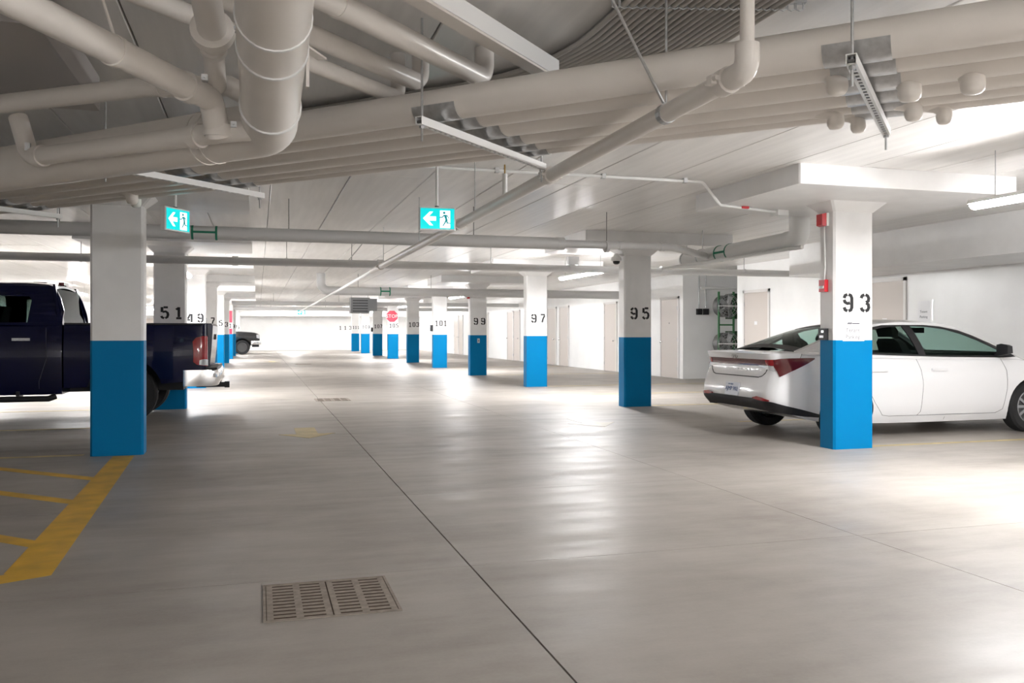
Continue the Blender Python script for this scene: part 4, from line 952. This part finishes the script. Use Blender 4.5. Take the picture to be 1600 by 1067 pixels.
    text_mesh('plate_heading', 'ONTARIO', 0.026, M['plateblue'], pl, (p0.x-0.012, 0.0, 0.615), (math.radians(81), 0, -PI/2), depth=0.001)
    for k, ch in enumerate('ELANTRA'):
        p = B.at(0.27 - k*0.09, 0.80, 0.004); text_mesh('badge_letter', ch, 0.045, M['galv'], r, p, (PI/2, 0, -PI/2), depth=0.002)
    q = MB(); c = B.at(0, 0.965, 0.006)
    q.tube([c + Vector((0.0, 0.062*math.cos(a), 0.034*math.sin(a))) for a in [k*PI/10 for k in range(21)]], 0.005, 6)
    for sg in (-1, 1): q.cyl(c + Vector((0, sg*0.022+0.006, -0.028)), c + Vector((0, sg*0.022-0.006, 0.028)), 0.005, 6)
    q.cyl(c + Vector((0,-0.02,-0.008)), c + Vector((0,0.02,0.008)), 0.005, 6); q.build('boot_emblem', M['chrome'], r, local=True)
    return r
sedan((5.60, 9.44, 0), 'white sedan parked behind column 93 with its tail toward the aisle')

# ---------------------------------------------------------------- pickup trucks
def pickup(loc, rz, label, paintm, rimm):
    r = thing('pickup_truck', label, 'truck', loc, rz=rz)
    L, xb = 5.80, 1.98           # overall length, back of the cab
    prof = [(0.40,0.955),(0.52,0.975),(0.75,0.992),(0.95,1.0),(1.10,0.99),(1.25,0.972),(1.36,0.955)]
    # bed
    xs = [0.16,0.18,0.22,0.30,0.6,1.0,1.4,1.8,xb-0.025]
    bed = Body(xs, [(0.16,0.90),(0.18,0.945),(0.22,0.975),(0.3,0.99),(xb,1.0)], [(0.16,0.60),(0.5,0.56),(xb,0.50)], [(0.16,1.365),(xb,1.345)], prof, crown=0.004)
    bo = bed.mesh().build('cargo_bed', paintm, r, local=True, smooth=32)
    # cab and bonnet lower body
    xs = [xb,xb+0.02,2.3,2.8,3.3,3.8,4.1,4.4,4.7,5.0,5.25,5.45,5.58,5.66,5.70]
    low = Body(xs, [(xb,0.985),(2.1,1.0),(4.9,1.0),(5.3,0.985),(5.5,0.95),(5.62,0.90),(5.70,0.82)], [(xb,0.42),(4.0,0.42),(5.0,0.48),(5.7,0.58)], [(xb,1.335),(3.9,1.30),(4.3,1.285),(5.0,1.25),(5.5,1.19),(5.7,1.10)], prof, crown=0.035)
    lo_ = low.mesh().build('cab_body', paintm, r, local=True, smooth=32)
    RT, xr, xf = 0.40, 1.20, 4.78
    cut(bo, [(xr, RT+0.03, 0.475, y0, y1) for (y0, y1) in ((-1.2,-0.66),(0.66,1.2))], M['interior'])
    cut(lo_, [(xf, RT+0.03, 0.475, y0, y1) for (y0, y1) in ((-1.2,-0.66),(0.66,1.2))], M['interior'])
    for x in (xr, xf):
        for sg in (-1, 1): wheel(r, x, sg*0.85, RT, 0.27, sg, rimm, 6)
    for x in (xr, xf): MB().cyl((x,-0.75,RT), (x,0.75,RT), 0.06, 10).build('axle', M['black'], r, local=True)
    MB().box(0.5,5.2,-0.45,0.45,0.42,0.6).build('chassis', M['black'], r, local=True)
    # bed rail cap, tailgate
    for sg in (-1, 1):
        MB().box(0.2,xb-0.03,sg*0.955-0.035,sg*0.955+0.035,1.35,1.375).build('rail_cap', M['black'], r, local=True)
    q = MB(); q.sections([[(0.13,-0.80,0.72),(0.18,-0.80,0.72),(0.18,0.80,0.72),(0.13,0.80,0.72)],[(0.10,-0.80,1.0),(0.18,-0.80,1.0),(0.18,0.80,1.0),(0.10,0.80,1.0)],[(0.08,-0.80,1.34),(0.18,-0.80,1.34),(0.18,0.80,1.34),(0.08,0.80,1.34)],[(0.10,-0.80,1.375),(0.18,-0.80,1.375),(0.18,0.80,1.375),(0.10,0.80,1.375)]])
    tg = q.build('tailgate', paintm, r, local=True); MB().box(0.07,0.10,-0.12,0.12,1.14,1.22).build('tailgate_handle', M['black'], tg, local=True)
    for sg in (-1, 1):
        decal(bed, [(sg*0.815,0.80,1.18),(sg*0.90,0.775,1.20),(sg*0.98,0.785,1.195),(sg*1.06,0.80,1.175),(sg*1.11,0.84,1.12)], 0.016, 0.04).build('tail_lamp', M['lamp'], r, local=True, smooth=40)
        decal(bed, [(sg*0.82,0.785,0.86),(sg*0.98,0.79,0.875),(sg*1.03,0.80,0.86)], 0.020, 0.04).build('reverse_lamp', M['clear'], r, local=True, smooth=40)
    # rear bumper
    q = MB(); secs = []
    for (y, x0_, x1_) in ((-1.0,0.22,0.46),(-0.97,0.07,0.46),(-0.85,0.0,0.2),(-0.4,-0.03,0.16),(0.4,-0.03,0.16),(0.85,0.0,0.2),(0.97,0.07,0.46),(1.0,0.22,0.46)):
        secs.append([(x0_+0.03,y,0.50),(x0_,y,0.56),(x0_,y,0.68),(x0_+0.02,y,0.725),(x1_,y,0.725),(x1_,y,0.50)])
    q.sections(secs); rb = q.build('rear_bumper', M['chrome'], r, local=True, smooth=40)
    MB().box(0.02,0.30,-0.93,0.93,0.725,0.755).build('step_pad', M['black'], rb, local=True)
    q = MB(); q.box(-0.10,0.35,-0.05,0.05,0.43,0.50); q.box(-0.12,-0.05,-0.06,0.06,0.42,0.51); q.build('tow_hitch', M['black'], r, local=True)
    MB().tube(fillet([(0.9,-0.55,0.48),(0.45,-0.62,0.46),(0.12,-0.72,0.46)], 0.1, 5), 0.04, 12).build('exhaust_tip', M['black'], r, local=True, smooth=40)
    # cabin
    zbT = [(xb-0.1,1.335),(3.9,1.30),(4.5,1.28)]; zrT = [(xb-0.02,1.50),(xb+0.05,1.75),(xb+0.12,1.90),(xb+0.25,1.935),(2.9,1.95),(3.35,1.935),(3.6,1.87),(3.9,1.66),(4.2,1.42),(4.38,1.32)]
    ybT = [(xb-0.1,0.94),(4.0,0.945),(4.5,0.93)]; yeT = [(xb-0.02,0.82),(xb+0.12,0.74),(3.3,0.735),(3.9,0.80),(4.38,0.88)]
    K = Cabin(zbT, zrT, ybT, yeT, 0.04); ed = lambda x, d=0.0: (x, K.edge(x)[1]-d)
    up = [ed(x) for x in (xb,xb+0.05,xb+0.12,2.3,2.7,3.1,3.4,3.6,3.8,4.0,4.2,4.34)]
    lo2 = [(4.36,1.275),(3.9,1.29),(3.2,1.31),(2.6,1.325),(xb,1.33)]
    w1 = [(2.40,1.38),(2.37,1.69),(2.41,1.73),(2.80,1.735),(2.84,1.375)]
    w2 = [(3.10,1.385),(3.08,1.80),(3.35,1.815),(3.55,1.75),(3.8,1.57),(3.98,1.40),(3.95,1.375)]
    for sg in (-1, 1):
        K.panel(dense(up + lo2), [dense(w1), dense(w2)], sg, 0.0, -0.03).build('cab_side', paintm, r, local=True)
        K.panel(dense(w1), [], sg, -0.008, -0.014).build('rear_door_window', M['darkglass'] if paintm is M['carblack'] else M['truckglass'], r, local=True)
        K.panel(dense(w2), [], sg, -0.008, -0.014).build('front_door_window', M['darkglass'] if paintm is M['carblack'] else M['truckglass'], r, local=True)
        for pts in ([(2.17,1.31),(2.16,0.9),(2.25,0.60),(2.25,0.50)], [(2.98,1.31),(2.98,0.50)], [(4.05,1.28),(4.08,0.9),(4.08,0.50)]):
            seam(low, pts, sg, 0.007).build('door_gap', M['seam'], r, local=True)
        for hx in (2.36, 3.15):
            p = low.side(hx+0.1, 1.155, sg, 0.018); MB().obox(p, (1,0,0), (0,1,0), (0,0,1), 0.105, 0.014, 0.018).build('door_handle', M['galv'] if paintm is not M['carblack'] else M['black'], r, local=True)
        q = MB(); q.sections([[(3.85,sg*0.96,1.36),(3.97,sg*0.96,1.36),(3.97,sg*0.96,1.42),(3.85,sg*0.96,1.42)],[(3.83,sg*1.06,1.33),(3.98,sg*1.06,1.33),(3.98,sg*1.06,1.58),(3.83,sg*1.06,1.58)],[(3.84,sg*1.22,1.35),(3.96,sg*1.22,1.35),(3.96,sg*1.22,1.56),(3.84,sg*1.22,1.56)]]); q.build('door_mirror', M['black'], r, local=True, smooth=50)
        MB().tube([(2.05,sg*0.98,0.40),(2.13,sg*1.02,0.37),(3.9,sg*1.02,0.37),(4.0,sg*0.98,0.40)], 0.04, 10).build('side_step', M['black'], r, local=True, smooth=40)
        q = MB()
        for bx_ in (2.5, 3.1, 3.8):
            q = MB(); q.box(bx_-0.02,bx_+0.02,min(sg*0.8,sg*1.0),max(sg*0.8,sg*1.0),0.39,0.47)
            q.build('step_bracket', M['black'], r, local=True)
        decal(low, [(sg*0.60,0.90,1.06),(sg*0.75,0.88,1.10),(sg*0.90,0.90,1.12),(sg*1.02,0.94,1.11)], 0.012, 0.04, True).build('headlamp', M['clear'], r, local=True, smooth=40)
    K.strip(xb+0.12, 3.42, -1, 1, 0.0, -0.03).build('roof', paintm, r, local=True, smooth=40)
    K.strip(3.42, 4.34, -0.93, 0.93, -0.004, -0.010).build('windscreen', M['darkglass'], r, local=True, smooth=40)
    for sg in (-1, 1): K.strip(3.42, 4.36, sg*0.92, sg, 0.0, -0.03, nv=2).build('pillar', paintm, r, local=True)
    q = MB(); q.add([(xb+0.02,-0.78,1.36),(xb+0.02,0.78,1.36),(xb+0.10,0.70,1.84),(xb+0.10,-0.70,1.84),(xb+0.03,-0.78,1.36),(xb+0.03,0.78,1.36),(xb+0.11,0.70,1.84),(xb+0.11,-0.70,1.84)], [(0,1,2,3),(7,6,5,4),(0,4,5,1),(1,5,6,2),(2,6,7,3),(3,7,4,0)])
    q.build('rear_window', M['truckglass'], r, local=True)
    for (a, b, c, d) in ((-0.93,-0.76,1.33,1.9),(0.76,0.93,1.33,1.9)):
        q = MB(); q.add([(xb+0.0,a,c),(xb+0.0,b,c),(xb+0.12,b*0.83,d),(xb+0.12,a*0.83,d),(xb+0.05,a,c),(xb+0.05,b,c),(xb+0.15,b*0.83,d),(xb+0.15,a*0.83,d)], [(0,1,2,3),(7,6,5,4),(0,4,5,1),(1,5,6,2),(2,6,7,3),(3,7,4,0)])
        q.build('cab_rear_pillar', paintm, r, local=True)
    MB().box(xb+0.13,xb+0.2,-0.16,0.16,1.915,1.955).build('third_brake_lamp', M['lampdark'], r, local=True)
    MB().box(2.45,2.62,-0.5,-0.38,1.93,1.985).build('roof_beacon', M['black'], r, local=True)
    MB().box(xb+0.25,3.9,-0.85,0.85,0.9,1.25).build('interior_tub', M['interior'], r, local=True)
    for sg in (-1, 1):
        for sx in (2.35, 3.05): MB().sections([[(sx,sg*0.4-0.25,1.2),(sx+0.14,sg*0.4-0.25,1.2),(sx+0.14,sg*0.4+0.25,1.2),(sx,sg*0.4+0.25,1.2)],[(sx-0.1,sg*0.4-0.2,1.62),(sx,sg*0.4-0.2,1.62),(sx,sg*0.4+0.2,1.62),(sx-0.1,sg*0.4+0.2,1.62)]]).build('seat_back', M['interior'], r, local=True)
    # nose
    decal(low, [(-0.58,0.78,1.06),(0.58,0.78,1.06)], 0.015, 0.05, True).build('grille', M['black'], r, local=True)
    for z in (0.84, 0.92, 1.0): decal(low, [(-0.56,z-0.012,z+0.012),(0.56,z-0.012,z+0.012)], 0.028, 0.03, True, 1).build('grille_bar', M['galv'], r, local=True)
    q = MB(); secs = []
    for (y, x1_, x0_) in ((-1.0,5.45,5.25),(-0.93,5.66,5.40),(-0.75,5.77,5.5),(-0.3,5.80,5.55),(0.3,5.80,5.55),(0.75,5.77,5.5),(0.93,5.66,5.40),(1.0,5.45,5.25)):
        secs.append([(x0_,y,0.55),(x1_-0.03,y,0.55),(x1_,y,0.60),(x1_,y,0.72),(x1_-0.02,y,0.77),(x0_,y,0.77)])
    q.sections(secs); q.build('front_bumper', M['chrome'], r, local=True, smooth=40)
    MB().box(5.3,5.68,-0.75,0.75,0.42,0.55).build('air_dam', M['black'], r, local=True)
    return r
M['truckglass'] = mat('smoked_glass', (0.22, 0.27, 0.25), 0.03, trans=1.0, ior=1.05)
pickup((-0.53, 13.72, 0), PI, 'dark blue pickup truck parked between the nearest left columns', M['carblue'], M['rim'])
pickup((-5.62, 51.6, 0), 0, 'black pickup truck poking its nose out far down the left row', M['carblack'], M['darksteel'])
